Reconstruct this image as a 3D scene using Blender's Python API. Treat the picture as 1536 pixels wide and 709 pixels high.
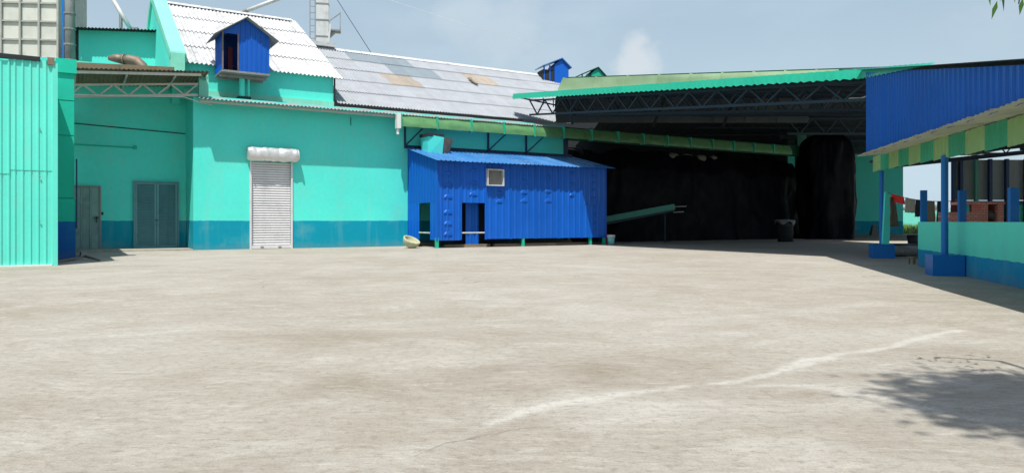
import bpy, bmesh, math, random
from mathutils import Vector, Matrix, noise as mnoise
random.seed(7)
R = math.radians
for o in list(bpy.data.objects): bpy.data.objects.remove(o)
S = bpy.context.scene
C = S.collection

# ------------------------------------------------------------------ camera, sky, sun, exposure
H, F, HOR, CX = 1.1, 1100.0, 332.0, 768.0        # eye height, focal length in photo pixels, horizon row, centre column
cam = bpy.data.objects.new('camera', bpy.data.cameras.new('camera'))
C.objects.link(cam); S.camera = cam
cam.location = (0, 0, H); cam.rotation_euler = (R(90), 0, 0)
cam.data.sensor_width = 36; cam.data.lens = 36*F/1536; cam.data.shift_y = -(709/2-HOR)/1536
cam.data.clip_start = .05; cam.data.clip_end = 3000

SUN = Vector((.06, .47, -1)).normalized()
sun = bpy.data.objects.new('sun', bpy.data.lights.new('sun', 'SUN'))
C.objects.link(sun); sun.data.energy = 3.9; sun.data.angle = R(.55); sun.data.color = (1, .955, .88)
sun.rotation_euler = SUN.to_track_quat('-Z', 'Y').to_euler()

W = bpy.data.worlds.new('World'); S.world = W; W.use_nodes = True
nt = W.node_tree; nt.nodes.clear()
def WN(t, **k):
    n = nt.nodes.new(t)
    for a, b in k.items(): setattr(n, a, b)
    return n
sky = WN('ShaderNodeTexSky', sky_type='NISHITA'); sky.sun_disc = False
sky.sun_elevation = math.asin(-SUN.z); sky.sun_rotation = R(180)
sky.air_density = 1.2; sky.dust_density = 2.2; sky.ozone_density = 1.6
tc = WN('ShaderNodeTexCoord')
def vmath(op, a, b):
    n = WN('ShaderNodeVectorMath', operation=op)
    nt.links.new(a, n.inputs[0])
    if isinstance(b, tuple): n.inputs[1].default_value = b
    else: nt.links.new(b, n.inputs[1])
    return n
def wm(op, a, b=None, clamp=False):
    n = WN('ShaderNodeMath', operation=op); n.use_clamp = clamp
    for i, v in enumerate((a, b)):
        if v is None: continue
        if isinstance(v, (int, float)): n.inputs[i].default_value = v
        else: nt.links.new(v, n.inputs[i])
    return n.outputs[0]
def wnoise(vec, sc, det, ro=.55):
    n = WN('ShaderNodeTexNoise'); n.inputs['Scale'].default_value = sc; n.inputs['Detail'].default_value = det
    n.inputs['Roughness'].default_value = ro; nt.links.new(vec, n.inputs['Vector']); return n.outputs['Fac']
def wramp(v, a, b):
    n = WN('ShaderNodeMapRange', interpolation_type='SMOOTHSTEP'); n.inputs['From Min'].default_value = a; n.inputs['From Max'].default_value = b
    nt.links.new(v, n.inputs['Value']); return n.outputs['Result']
d0 = tc.outputs['Generated']
warp = vmath('MULTIPLY', d0, (1, 1, 2.3)).outputs[0]
sx = WN('ShaderNodeSeparateXYZ'); nt.links.new(d0, sx.inputs[0])
hz_ = wm('MULTIPLY', wm('POWER', wm('SUBTRACT', 1, wm('ABSOLUTE', sx.outputs['Z'])), 1.5), .92)      # milky air towards the horizon, all round
thin = wm('ADD', hz_, wm('MULTIPLY', wramp(wnoise(warp, 2.6, 5), .45, .78), .25))
puffn = wnoise(d0, 16, 6, .6)
hazemix = WN('ShaderNodeMixRGB'); nt.links.new(thin, hazemix.inputs[0]); nt.links.new(sky.outputs[0], hazemix.inputs[1]); hazemix.inputs[2].default_value = (5.3, 6.7, 7.7, 1)
fac = wm('MULTIPLY', wramp(wnoise(warp, 3.1, 6), .5, .8), .35)
for (px, py, rad, st) in ((955, 92, .034, .75), (950, 74, .024, .7), (715, 26, .05, .3), (745, 50, .06, .3)):
    dv = Vector(((px-CX)/F, 1, (HOR-py)/F)).normalized()
    dist = vmath('DISTANCE', d0, tuple(dv)).outputs['Value']
    blob = wm('ADD', wm('DIVIDE', dist, rad), wm('MULTIPLY', wm('SUBTRACT', puffn, .5), 2.6))
    fac = wm('MAXIMUM', fac, wm('MULTIPLY', wramp(wm('SUBTRACT', 1.25, blob), 0, .9), st))
mix = WN('ShaderNodeMixRGB'); nt.links.new(fac, mix.inputs[0]); nt.links.new(hazemix.outputs[0], mix.inputs[1])
mix.inputs[2].default_value = (6.6, 7.1, 7.5, 1)
bg = WN('ShaderNodeBackground'); bg.inputs[1].default_value = .075
wo = WN('ShaderNodeOutputWorld')
nt.links.new(mix.outputs[0], bg.inputs[0]); nt.links.new(bg.outputs[0], wo.inputs[0])
S.view_settings.view_transform = 'Standard'; S.view_settings.look = 'None'
S.view_settings.gamma = 1; S.view_settings.exposure = .55; S.view_settings.use_curve_mapping = False

# ------------------------------------------------------------------ materials
def lin(r, g, b):
    f = lambda v: (v/255/12.92 if v/255 <= .04045 else ((v/255+.055)/1.055)**2.4)
    return (f(r), f(g), f(b), 1)
class NM:
    def __init__(s, name):
        s.m = bpy.data.materials.new(name); s.m.use_nodes = True; s.t = s.m.node_tree
        s.b = s.t.nodes['Principled BSDF']; s.tc = s.n('ShaderNodeTexCoord')
    def n(s, t, **k):
        n = s.t.nodes.new(t)
        for a, b in k.items(): setattr(n, a, b)
        return n
    def l(s, a, b): s.t.links.new(a, b)
    def vec(s, scale=(1, 1, 1), src='Object', rot=(0, 0, 0)):
        n = s.n('ShaderNodeMapping'); n.inputs['Scale'].default_value = scale; n.inputs['Rotation'].default_value = rot
        s.l(s.tc.outputs[src], n.inputs[0]); return n.outputs[0]
    def noise(s, scale, det=4, vec=None, ro=.55, dist=0):
        n = s.n('ShaderNodeTexNoise'); n.inputs['Scale'].default_value = scale; n.inputs['Detail'].default_value = det
        n.inputs['Roughness'].default_value = ro; n.inputs['Distortion'].default_value = dist
        s.l(vec if vec is not None else s.tc.outputs['Object'], n.inputs['Vector']); return n.outputs['Fac']
    def ramp(s, v, a, b, lo=0, hi=1):
        n = s.n('ShaderNodeMapRange'); n.inputs['From Min'].default_value = a; n.inputs['From Max'].default_value = b
        n.inputs['To Min'].default_value = lo; n.inputs['To Max'].default_value = hi; s.l(v, n.inputs['Value']); return n.outputs['Result']
    def math(s, op, a, b=None, clamp=False):
        n = s.n('ShaderNodeMath', operation=op); n.use_clamp = clamp
        for i, v in enumerate((a, b)):
            if v is None: continue
            if isinstance(v, (int, float)): n.inputs[i].default_value = v
            else: s.l(v, n.inputs[i])
        return n.outputs[0]
    def mix(s, fac, a, b, mode='MIX'):
        n = s.n('ShaderNodeMixRGB', blend_type=mode)
        for i, v in enumerate((fac, a, b)):
            if isinstance(v, (int, float)): n.inputs[i].default_value = v
            elif isinstance(v, tuple): n.inputs[i].default_value = v
            else: s.l(v, n.inputs[i])
        return n.outputs[0]
    def color(s, c): s.l(c, s.b.inputs['Base Color'])
    def rough(s, r): s.b.inputs['Roughness'].default_value = r
    def bump(s, h, st=.3, dist=.01):
        n = s.n('ShaderNodeBump'); n.inputs['Strength'].default_value = st; n.inputs['Distance'].default_value = dist
        s.l(h, n.inputs['Height']); s.l(n.outputs[0], s.b.inputs['Normal'])
def mul(c, k): return (c[0]*k, c[1]*k, c[2]*k, 1)
MATS = {}
def paint(name, col, rough=.6, var=.14, scale=1.2, dirt=None, dirt_amt=.35, streak=0, rnd=0, metal=0, bump=.12, spec=.35, band=None, axis=2):
    m = NM(name); base = col
    obv = m.tc.outputs['Object']
    if rnd:                                     # no two sheets share their stains
        oi0 = m.n('ShaderNodeObjectInfo'); ad = m.n('ShaderNodeVectorMath', operation='ADD'); m.l(obv, ad.inputs[0]); m.l(m.math('MULTIPLY', oi0.outputs['Random'], 90), ad.inputs[1]); obv = ad.outputs[0]
    big = m.noise(scale, 5, obv); fine = m.noise(scale*14, 3, obv)
    k = m.ramp(m.math('ADD', m.math('MULTIPLY', big, .7), m.math('MULTIPLY', fine, .3)), .3, .7, 1-var, 1+var)
    src = col
    if band:                                    # painted skirting band with a hand-cut edge
        sp = m.n('ShaderNodeSeparateXYZ'); m.l(m.tc.outputs['Object'], sp.inputs[0])
        edge = m.math('ADD', sp.outputs['Z'], m.math('MULTIPLY', m.math('SUBTRACT', m.noise(3, 4), .5), .06))
        src = m.mix(m.math('LESS_THAN', edge, band[1]), col, band[0])
    c = m.mix(1, src, k, 'MULTIPLY')
    if rnd:
        oi = m.n('ShaderNodeObjectInfo'); c = m.mix(1, c, m.ramp(oi.outputs['Random'], 0, 1, 1-rnd, 1+rnd), 'MULTIPLY')
    if dirt:
        dn = m.ramp(m.noise(scale*1.7, 6, obv, ro=.65), .52, .78)
        c = m.mix(m.math('MULTIPLY', dn, dirt_amt), c, dirt)
    if streak:
        sv_ = m.n('ShaderNodeMapping'); sv_.inputs['Scale'].default_value = tuple(.07 if i == axis else 1 for i in range(3)); m.l(obv, sv_.inputs[0])
        sn = m.ramp(m.noise(3.2, 5, sv_.outputs[0], .6), .52, .78)
        c = m.mix(m.math('MULTIPLY', sn, streak), c, mul(col, .45) if not dirt else dirt)
    if band:                                    # mud splashed up from the yard
        sp2 = m.ramp(m.math('ADD', sp.outputs['Z'], m.math('MULTIPLY', m.math('SUBTRACT', m.noise(2.4, 6, ro=.7), .5), .7)), -.12, .3, 1, 0)
        c = m.mix(m.math('MULTIPLY', sp2, .3, True), c, lin(140, 128, 106))
    m.color(c); m.rough(rough); m.b.inputs['Metallic'].default_value = metal
    m.b.inputs['Specular IOR Level'].default_value = spec
    rr = m.ramp(big, .3, .7, max(.05, rough-.1), min(1, rough+.1)); m.l(rr, m.b.inputs['Roughness'])
    if bump: m.bump(fine, bump, .01)
    MATS[name] = m.m; return m.m
TURQ = lin(84, 222, 207); BAND = lin(2, 144, 168)
paint('wall_turquoise', TURQ, .75, .09, .45, lin(150, 190, 175), .25, .18, band=(BAND, 1.13), bump=.2, spec=.2)
paint('turquoise', TURQ, .7, .07, .5, lin(120, 170, 155), .25, .15, spec=.2)
paint('turquoise_pale', lin(128, 212, 190), .7, .08, .8, lin(120, 140, 130), .35, .2, spec=.2)
paint('turquoise_sheet', lin(94, 218, 200), .5, .06, .6, lin(150, 185, 170), .3, .22, rnd=.05, axis=1)
paint('turquoise_metal', lin(34, 172, 142), .45, .07, 1, lin(90, 150, 130), .2, .1, rnd=.04)
paint('deep_turquoise', lin(30, 182, 156), .65, .08, .6, lin(60, 140, 130), .25, .2, band=(lin(14, 96, 160), 1.1), spec=.2)
paint('blue_sheet', lin(0, 88, 186), .45, .08, .8, lin(40, 110, 190), .25, .2, rnd=.10, axis=1)
paint('blue_roof_sheet', lin(58, 116, 176), .3, .08, 1, lin(150, 170, 190), .4, .25, rnd=.10, axis=1)
paint('blue_gable', lin(0, 90, 182), .42, .08, .8, lin(30, 60, 140), .3, .2, rnd=.06, axis=1)
paint('blue_post', lin(12, 108, 184), .45, .1, 2, lin(60, 100, 140), .3, .2)
paint('blue_dark', lin(20, 50, 90), .5, .1, 2)
paint('asbestos', lin(154, 159, 166), .85, .12, 1.6, lin(138, 138, 134), .5, .28, rnd=.035, spec=.15, axis=1)
paint('asbestos_white', lin(192, 195, 197), .85, .08, 2.2, lin(92, 84, 84), .8, .45, rnd=.03, spec=.15, axis=1)
paint('asbestos_grey', lin(126, 138, 147), .85, .08, 1.6, lin(110, 116, 118), .4, .2, rnd=.04, spec=.15, axis=1)
paint('asbestos_beige', lin(158, 151, 142), .85, .12, 2.6, lin(120, 92, 74), .6, .3, rnd=.1, spec=.15, axis=1)
paint('eave_sheet', lin(146, 150, 152), .85, .1, 1.6, lin(90, 88, 84), .6, .4, rnd=.06, spec=.15, axis=1)
paint('brown_sheet', lin(120, 108, 88), .8, .15, 1.8, lin(70, 60, 48), .6, .4, rnd=.08, axis=1)
paint('steel_grey', lin(136, 140, 138), .5, .12, 2, lin(96, 86, 76), .5, .3, metal=.2)
paint('steel_pale', lin(196, 200, 200), .45, .1, 1.4, lin(130, 124, 112), .5, .3, metal=.15)
paint('tank_panel', lin(196, 200, 192), .6, .06, 1.2, lin(150, 150, 138), .4, .2, rnd=.05)
paint('tank_frame', lin(164, 166, 160), .6, .1, 2, lin(96, 94, 88), .5, .3)
paint('door_grey', lin(122, 156, 152), .55, .1, 1.6, lin(70, 84, 80), .5, .4, rnd=.06)
paint('louvre_blue', lin(98, 148, 156), .5, .1, 1.6, lin(60, 84, 84), .4, .3)
paint('shutter', lin(214, 214, 216), .45, .05, 1.2, lin(160, 156, 150), .35, .2, metal=.1)
paint('foil', lin(214, 214, 214), .35, .08, 4, metal=.55)
paint('pipe_brown', lin(126, 112, 100), .55, .18, 3, lin(84, 60, 46), .6, .3, metal=.3)
paint('light_green', lin(150, 180, 142), .55, .07, .9, lin(110, 150, 96), .35, .2, rnd=.05)
paint('dark_green', lin(26, 84, 66), .6, .12, 1, lin(20, 50, 44), .3, .2)
paint('gutter_green', lin(90, 136, 92), .35, .16, 2.2, lin(70, 130, 62), .6, .2, rnd=.10, bump=.5)
paint('stripe_green', lin(56, 156, 118), .5, .08, 1.4, lin(40, 120, 80), .4, .3, rnd=.04, axis=1)
paint('stripe_yellow', lin(138, 174, 116), .5, .08, 1.4, lin(100, 140, 70), .4, .3, rnd=.04, axis=1)
paint('cream_sheet', lin(196, 196, 174), .7, .1, 1.5, lin(120, 120, 104), .5, .3, rnd=.06, axis=1)
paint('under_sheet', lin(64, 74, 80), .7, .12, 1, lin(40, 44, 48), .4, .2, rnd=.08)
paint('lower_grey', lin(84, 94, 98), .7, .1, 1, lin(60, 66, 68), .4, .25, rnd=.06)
paint('truss_steel', lin(34, 54, 68), .55, .12, 3)
paint('truss_pale', lin(184, 182, 174), .6, .12, 3, lin(140, 128, 116), .4)
paint('green_column', lin(78, 150, 132), .6, .1, 1.5, lin(70, 110, 96), .4, .3)
paint('wood_grey', lin(128, 116, 98), .85, .2, 3, lin(84, 74, 60), .5, .4)
paint('red_paint', lin(150, 62, 58), .6, .15, 3)
paint('bucket_plastic', lin(130, 206, 196), .4, .08, 4)
paint('white_plastic', lin(216, 218, 214), .45, .06, 4)
paint('basin_stone', lin(178, 180, 150), .8, .15, 5, lin(120, 118, 92), .6)
paint('drum_dark', lin(40, 42, 44), .55, .2, 4)
paint('sack_grey', lin(116, 116, 112), .9, .15, 5)
paint('black_plastic', lin(7, 10, 15), .55, .2, 1.5, bump=.25, spec=.09)
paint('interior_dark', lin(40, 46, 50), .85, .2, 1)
paint('cable_black', lin(30, 32, 34), .6, .1, 4)
paint('cable_white', lin(196, 198, 192), .5, .1, 4)
paint('cloth_red', lin(190, 44, 40), .9, .12, 9); paint('cloth_grey', lin(136, 134, 122), .95, .15, 9)
paint('cloth_black', lin(26, 28, 36), .95, .15, 9); paint('cloth_khaki', lin(96, 92, 78), .95, .15, 9)
paint('cloth_maroon', lin(78, 30, 40), .95, .15, 9)
paint('panel_grey', lin(184, 192, 192), .6, .1, 1.2, lin(88, 92, 92), .4, .3, rnd=.08)
m_ = MATS['panel_grey'].node_tree; tr_n = m_.nodes.new('ShaderNodeBsdfTranslucent'); tr_n.inputs[0].default_value = lin(170, 180, 178); mx_n = m_.nodes.new('ShaderNodeMixShader'); mx_n.inputs[0].default_value = .55
m_.links.new(m_.nodes['Principled BSDF'].outputs[0], mx_n.inputs[1]); m_.links.new(tr_n.outputs[0], mx_n.inputs[2]); m_.links.new(mx_n.outputs[0], m_.nodes['Material Output'].inputs[0])
paint('far_wall', lin(112, 204, 190), .8, .06, .5, lin(90, 150, 150), .3)
paint('bark', lin(84, 70, 54), .95, .25, 8, bump=.8)
# bricks for the small hearth (about three pixels each in the photograph)
m = NM('brick'); bt = m.n('ShaderNodeTexBrick'); bt.inputs['Scale'].default_value = 4.4; bt.inputs['Color1'].default_value = lin(240, 164, 148)
bt.inputs['Color2'].default_value = lin(230, 146, 132); bt.inputs['Mortar'].default_value = lin(168, 130, 118); bt.inputs['Mortar Size'].default_value = .03
m.l(m.vec((1, 1, 1), rot=(R(90), 0, 0)), bt.inputs[0]); m.color(bt.outputs[0]); m.rough(.9); m.bump(bt.outputs['Fac'], .5, -.01); MATS['brick'] = m.m
# foliage
def leafmat(name, a, b):
    m = NM(name); oi = m.n('ShaderNodeNewGeometry')
    m.color(m.mix(oi.outputs['Random Per Island'], a, b)); m.rough(.5)
    tr = m.n('ShaderNodeBsdfTranslucent'); m.l(m.mix(oi.outputs['Random Per Island'], mul(a, 1.6), mul(b, 1.6)), tr.inputs[0])
    mx = m.n('ShaderNodeMixShader'); mx.inputs[0].default_value = .3; out = m.t.nodes['Material Output']
    m.l(m.b.outputs[0], mx.inputs[1]); m.l(tr.outputs[0], mx.inputs[2]); m.l(mx.outputs[0], out.inputs[0]); MATS[name] = m.m
leafmat('leaf', lin(44, 84, 32), lin(96, 138, 48)); leafmat('grass', lin(90, 128, 52), lin(150, 170, 84)); leafmat('far_leaf', lin(86, 108, 88), lin(120, 138, 112))
# soil beyond the yard
m = NM('soil'); m.color(m.mix(m.ramp(m.noise(.4, 6), .35, .65), lin(120, 128, 76), lin(150, 136, 104))); m.rough(1); MATS['soil'] = m.m
# concrete yard
m = NM('concrete')
wn = m.n('ShaderNodeTexNoise'); wn.inputs['Scale'].default_value = .35; wn.inputs['Detail'].default_value = 3; m.l(m.tc.outputs['Object'], wn.inputs['Vector'])
wv = m.n('ShaderNodeVectorMath', operation='MULTIPLY_ADD'); m.l(wn.outputs['Color'], wv.inputs[0]); wv.inputs[1].default_value = (1.5, 1.5, 0); m.l(m.tc.outputs['Object'], wv.inputs[2])
def wvec(scale, rot):
    n = m.n('ShaderNodeMapping'); n.inputs['Scale'].default_value = scale; n.inputs['Rotation'].default_value = (0, 0, R(rot)); m.l(wv.outputs[0], n.inputs[0]); return n.outputs[0]
big = m.noise(.16, 5, None, .6); mid = m.noise(.75, 7, wvec((1, 1, 1), -16), .68, .4)
trow = m.noise(1.7, 10, wvec((.8, 1.3, 1), 24), .76, .5); trow2 = m.noise(2.2, 10, wvec((.8, 1.3, 1), -38), .76, .5)
brush = m.noise(8, 7, wvec((.45, 1.9, 1), 50), .78, .3); brush2 = m.noise(11, 6, wvec((.45, 1.9, 1), 100), .78, .3)
grit = m.noise(85, 3, None, .75); grit2 = m.noise(15, 7, None, .75)
c = m.mix(m.ramp(big, .38, .64), lin(170, 164, 152), lin(188, 184, 176))
c = m.mix(m.math('MULTIPLY', m.ramp(mid, .46, .72), .5), c, lin(152, 144, 128))
c = m.mix(m.math('MULTIPLY', m.ramp(trow, .48, .70), .62), c, lin(202, 199, 190))
c = m.mix(m.math('MULTIPLY', m.ramp(trow2, .52, .72), .38), c, lin(150, 143, 130))
at = m.n('ShaderNodeAttribute', attribute_name='damp'); ad = m.math('MULTIPLY', at.outputs['Fac'], m.ramp(m.math('ADD', trow2, m.math('ADD', mid, m.math('MULTIPLY', brush, .6))), .75, 1.45))
c = m.mix(m.math('MULTIPLY', ad, .75, True), c, lin(134, 122, 102))
a2 = m.n('ShaderNodeAttribute', attribute_name='seam'); sm = m.math('MULTIPLY', a2.outputs['Fac'], m.ramp(m.math('ADD', m.math('ADD', trow, a2.outputs['Fac']), m.math('ADD', m.math('MULTIPLY', grit2, .6), m.math('MULTIPLY', brush, .6))), .85, 1.75), True)
c = m.mix(m.math('MULTIPLY', sm, .9), c, lin(206, 204, 197))
c = m.mix(m.math('MULTIPLY', m.ramp(brush, .53, .66), .45), c, lin(210, 207, 199))
c = m.mix(m.math('MULTIPLY', m.ramp(brush2, .54, .68), .5), c, lin(132, 125, 113))
c = m.mix(m.math('MULTIPLY', m.ramp(grit2, .5, .68), .5), c, lin(126, 118, 104))
vo = m.n('ShaderNodeTexVoronoi', feature='DISTANCE_TO_EDGE'); vo.inputs['Scale'].default_value = .17; vo.inputs['Randomness'].default_value = 1
cw2 = m.n('ShaderNodeVectorMath', operation='MULTIPLY_ADD'); cn2 = m.n('ShaderNodeTexNoise'); cn2.inputs['Scale'].default_value = 1.3; cn2.inputs['Detail'].default_value = 6; m.l(m.tc.outputs['Object'], cn2.inputs['Vector'])
m.l(cn2.outputs['Color'], cw2.inputs[0]); cw2.inputs[1].default_value = (.9, .9, 0); m.l(m.tc.outputs['Object'], cw2.inputs[2]); m.l(cw2.outputs[0], vo.inputs['Vector'])
crk = m.math('MULTIPLY', m.ramp(vo.outputs['Distance'], .0005, .0022, 1, 0), m.ramp(m.noise(.5, 3), .5, .62))
c = m.mix(m.math('MULTIPLY', crk, .6, True), c, lin(104, 96, 84))
spk = m.ramp(m.noise(26, 2, None, .5), .74, .78); c = m.mix(m.math('MULTIPLY', spk, .5), c, lin(92, 86, 78))
c = m.mix(1, c, m.ramp(grit, .25, .75, .67, .93), 'MULTIPLY')
m.color(c); m.rough(.9); m.b.inputs['Specular IOR Level'].default_value = .15
hh = m.math('ADD', m.math('MULTIPLY', brush, .7), m.math('ADD', m.math('MULTIPLY', grit2, .6), m.math('MULTIPLY', grit, .35)))
m.bump(hh, .7, .02); MATS['concrete'] = m.m

# ------------------------------------------------------------------ helpers
class MB:
    def __init__(s): s.v, s.f = [], []
    def poly(s, pts):
        i = len(s.v); s.v += [tuple(p) for p in pts]; s.f.append(list(range(i, i+len(pts)))); return s
    def box(s, x0, x1, y0, y1, z0, z1):
        i = len(s.v); s.v += [(x, y, z) for z in (z0, z1) for y in (y0, y1) for x in (x0, x1)]
        s.f += [[i+a for a in q] for q in ((0, 2, 3, 1), (4, 5, 7, 6), (0, 1, 5, 4), (2, 6, 7, 3), (0, 4, 6, 2), (1, 3, 7, 5))]; return s
    def prism(s, a, b):                         # two rings of equal length
        i = len(s.v); n = len(a); s.v += [tuple(p) for p in a]+[tuple(p) for p in b]
        s.f.append([i+k for k in range(n)][::-1]); s.f.append([i+n+k for k in range(n)])
        for k in range(n): j = (k+1) % n; s.f.append([i+k, i+j, i+n+j, i+n+k])
        return s
    def bar(s, p, q, w, h=None):                # rectangular bar
        p, q = Vector(p), Vector(q); d = (q-p).normalized(); up = Vector((0, 0, 1)) if abs(d.z) < .95 else Vector((0, 1, 0))
        x = d.cross(up).normalized()*w/2; y = x.cross(d).normalized()*(h or w)/2
        return s.prism([p-x-y, p+x-y, p+x+y, p-x+y], [q-x-y, q+x-y, q+x+y, q-x+y])
    def tube(s, pts, rs, n=10, cap=True):
        pts = [Vector(p) for p in pts]; rs = rs if isinstance(rs, (list, tuple)) else [rs]*len(pts); i = len(s.v); last = None
        for k, p in enumerate(pts):
            d = (pts[min(k+1, len(pts)-1)]-pts[max(k-1, 0)]).normalized()
            if last is None: x = d.cross(Vector((0, 0, 1)) if abs(d.z) < .9 else Vector((0, 1, 0))).normalized()
            else: x = (last-d*last.dot(d)).normalized()
            last = x; y = d.cross(x)
            s.v += [tuple(p+(x*math.cos(a)+y*math.sin(a))*rs[k]) for a in [2*math.pi*j/n for j in range(n)]]
        for k in range(len(pts)-1):
            for j in range(n): q = (j+1) % n; s.f.append([i+k*n+j, i+k*n+q, i+k*n+n+q, i+k*n+n+j])
        if cap: s.f.append([i+j for j in range(n)][::-1]); s.f.append([i+(len(pts)-1)*n+j for j in range(n)])
        return s
    def grid(s, fn, nu, nv):
        i = len(s.v); s.v += [tuple(fn(a/nu, b/nv)) for b in range(nv+1) for a in range(nu+1)]
        for b in range(nv):
            for a in range(nu): k = i+b*(nu+1)+a; s.f.append([k, k+1, k+nu+2, k+nu+1])
        return s
    def mesh(s, name, mat=None, smooth=False):
        me = bpy.data.meshes.new(name); me.from_pydata(s.v, [], s.f); me.validate()
        if mat: me.materials.append(MATS[mat])
        if smooth: me.polygons.foreach_set('use_smooth', [True]*len(me.polygons))
        return me
    def build(s, name, mat, parent=None, smooth=False):
        o = bpy.data.objects.new(name, s.mesh(name, mat, smooth)); C.objects.link(o); o.parent = parent; return o
def put(name, me, parent, loc=(0, 0, 0), rot=(0, 0, 0), sc=(1, 1, 1)):
    o = bpy.data.objects.new(name, me); C.objects.link(o); o.parent = parent; o.location = loc; o.rotation_euler = rot; o.scale = sc; return o
def tag(o, label, cat, group=None, kind=None):
    if label: o['label'] = label
    if cat: o['category'] = cat
    if group: o['group'] = group
    if kind: o['kind'] = kind
    return o
def thing(name, label, cat, loc=(0, 0, 0), rz=0, group=None):
    o = bpy.data.objects.new(name, None); o.empty_display_size = .2; C.objects.link(o); o.location = loc; o.rotation_euler = (0, 0, rz)
    return tag(o, label, cat, group)
def profile(w, pitch, amp, kind):
    """cross-section of a profiled sheet: list of (x, height)"""
    out = []; n = max(1, round(w/pitch)); p = w/n
    for k in range(n):
        if kind == 'sine': out += [(p*(k+j/6), amp*math.sin(2*math.pi*j/6)) for j in range(6)]
        else: out += [(p*k, 0), (p*(k+.56), 0), (p*(k+.68), amp), (p*(k+.86), amp), (p*(k+.98), 0)]
    out.append((w, 0)); return out
def sheet(w, l, pitch, amp, kind, mat, name, rows=1, top=None, thick=.0):
    """profiled sheet, width along x, length along y, ribs rise in z; top(x) overrides the length"""
    pr = profile(w, pitch, amp, kind); b = MB(); n = len(pr)
    for r in range(rows+1):
        for x, h in pr: b.v.append((x, (top(x) if top else l)*r/rows, h))
    for r in range(rows):
        for k in range(n-1): i = r*n+k; b.f.append([i, i+1, i+n+1, i+n])
    return b.mesh(name, mat)
WALLROT = (R(90), 0, 0)                          # stand a sheet up: its ribs face -y
# frame of the main building: x along its front wall, y back into it
A = Vector((-12.23, 28.14)); U = Vector((.853, .522)).normalized(); B_ = Vector((-U.y, U.x)); UROT = math.atan2(U.y, U.x)
def tm(px, b=0.0):
    k = (px-CX)/F; p = A+B_*b; return (k*p.y-p.x)/(U.x-k*U.y)
def zm(px, py, b=0.0):
    return H+(HOR-py)/F*(A+B_*b+U*tm(px, b)).y
def wld(px, py, Y): return Vector(((px-CX)/F*Y, Y, H+(HOR-py)/F*Y))
def mainw(t, b, z=0): p = A+U*t+B_*b; return Vector((p.x, p.y, z))
def mthing(name, label, cat, t=0, b=0, z=0, group=None): return thing(name, label, cat, mainw(t, b, z), UROT, group)
def truss(parent, p0, p1, d0, d1, n, mat, w, name='roof_truss'):
    p0, p1 = Vector(p0), Vector(p1); q0, q1 = p0-Vector((0, 0, d0)), p1-Vector((0, 0, d1))
    top = MB().bar(p0, p1, w).build(name, mat, parent); MB().bar(q0, q1, w*1.15).build('bottom_chord', mat, top)
    for k in range(n):
        a, b, c = k/n, (k+.5)/n, (k+1)/n
        MB().bar(p0.lerp(p1, a), q0.lerp(q1, b), w*.7).build('web_member', mat, top)
        MB().bar(q0.lerp(q1, b), p0.lerp(p1, c), w*.7).build('web_member', mat, top)
    return top

# ------------------------------------------------------------------ ground and yard
g = MB().box(-900, 900, -300, 1800, -1.5, -.02).build('ground', 'soil'); g['kind'] = 'structure'
def axis(a, b, c, d, fine, coarse):
    out = []; x = a
    while x < b: out.append(x); x += coarse
    x = b
    while x < c: out.append(x); x += fine
    x = c
    while x < d: out.append(x); x += coarse
    out.append(d); return out
xs = axis(-45, -5.5, 9, 60, .07, 1.6); ys = axis(-14, 2.4, 14, 76, .07, 1.6)
def gp(px, py): Y = F*H/(py-HOR); return Vector(((px-CX)/F*Y, Y))
SEAMS = [([(735, 640), (800, 622), (870, 607), (960, 592), (1060, 577), (1110, 566), (1150, 556), (1200, 545), (1240, 533), (1330, 516), (1430, 494)], .065, .95),
         ([(1130, 578), (1224, 582), (1315, 598), (1376, 612), (1441, 628), (1560, 636)], .08, .7),
         ([(770, 628), (700, 632), (600, 640)], .2, .4), ([(1150, 556), (1260, 553), (1360, 560), (1440, 572)], .12, .5),
         ([(420, 700), (560, 672), (700, 650), (790, 628)], .13, .45), ([(1000, 486), (1150, 470), (1300, 455)], .2, .35),
         ([(20, 510), (160, 504), (260, 497)], .12, .5), ([(160, 440), (420, 436)], .3, .3), ([(900, 640), (1000, 618), (1080, 606)], .08, .45)]
DAMP = [(900, 560, 1.0, .55, 1), (1010, 560, .9, .4, .8), (830, 575, 1.2, .35, .7), (560, 580, .6, .4, .6), (1230, 560, .8, .3, .7), (1420, 530, .8, .5, .5), (700, 640, .5, .2, .4),
        (480, 505, .9, .4, .5), (60, 405, 3, 1.0, .8), (350, 412, 3, 1.2, .35), (760, 500, .8, .4, .35), (1180, 590, .4, .2, .7), (640, 470, 1.6, .7, .3), (1300, 640, .5, .3, .5)]
seams = [([gp(*p) for p in pl], w, s) for pl, w, s in SEAMS]
damps = [(gp(a, b), rx, ry, s) for a, b, rx, ry, s in DAMP]
b = MB(); sv, dv = [], []
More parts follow.
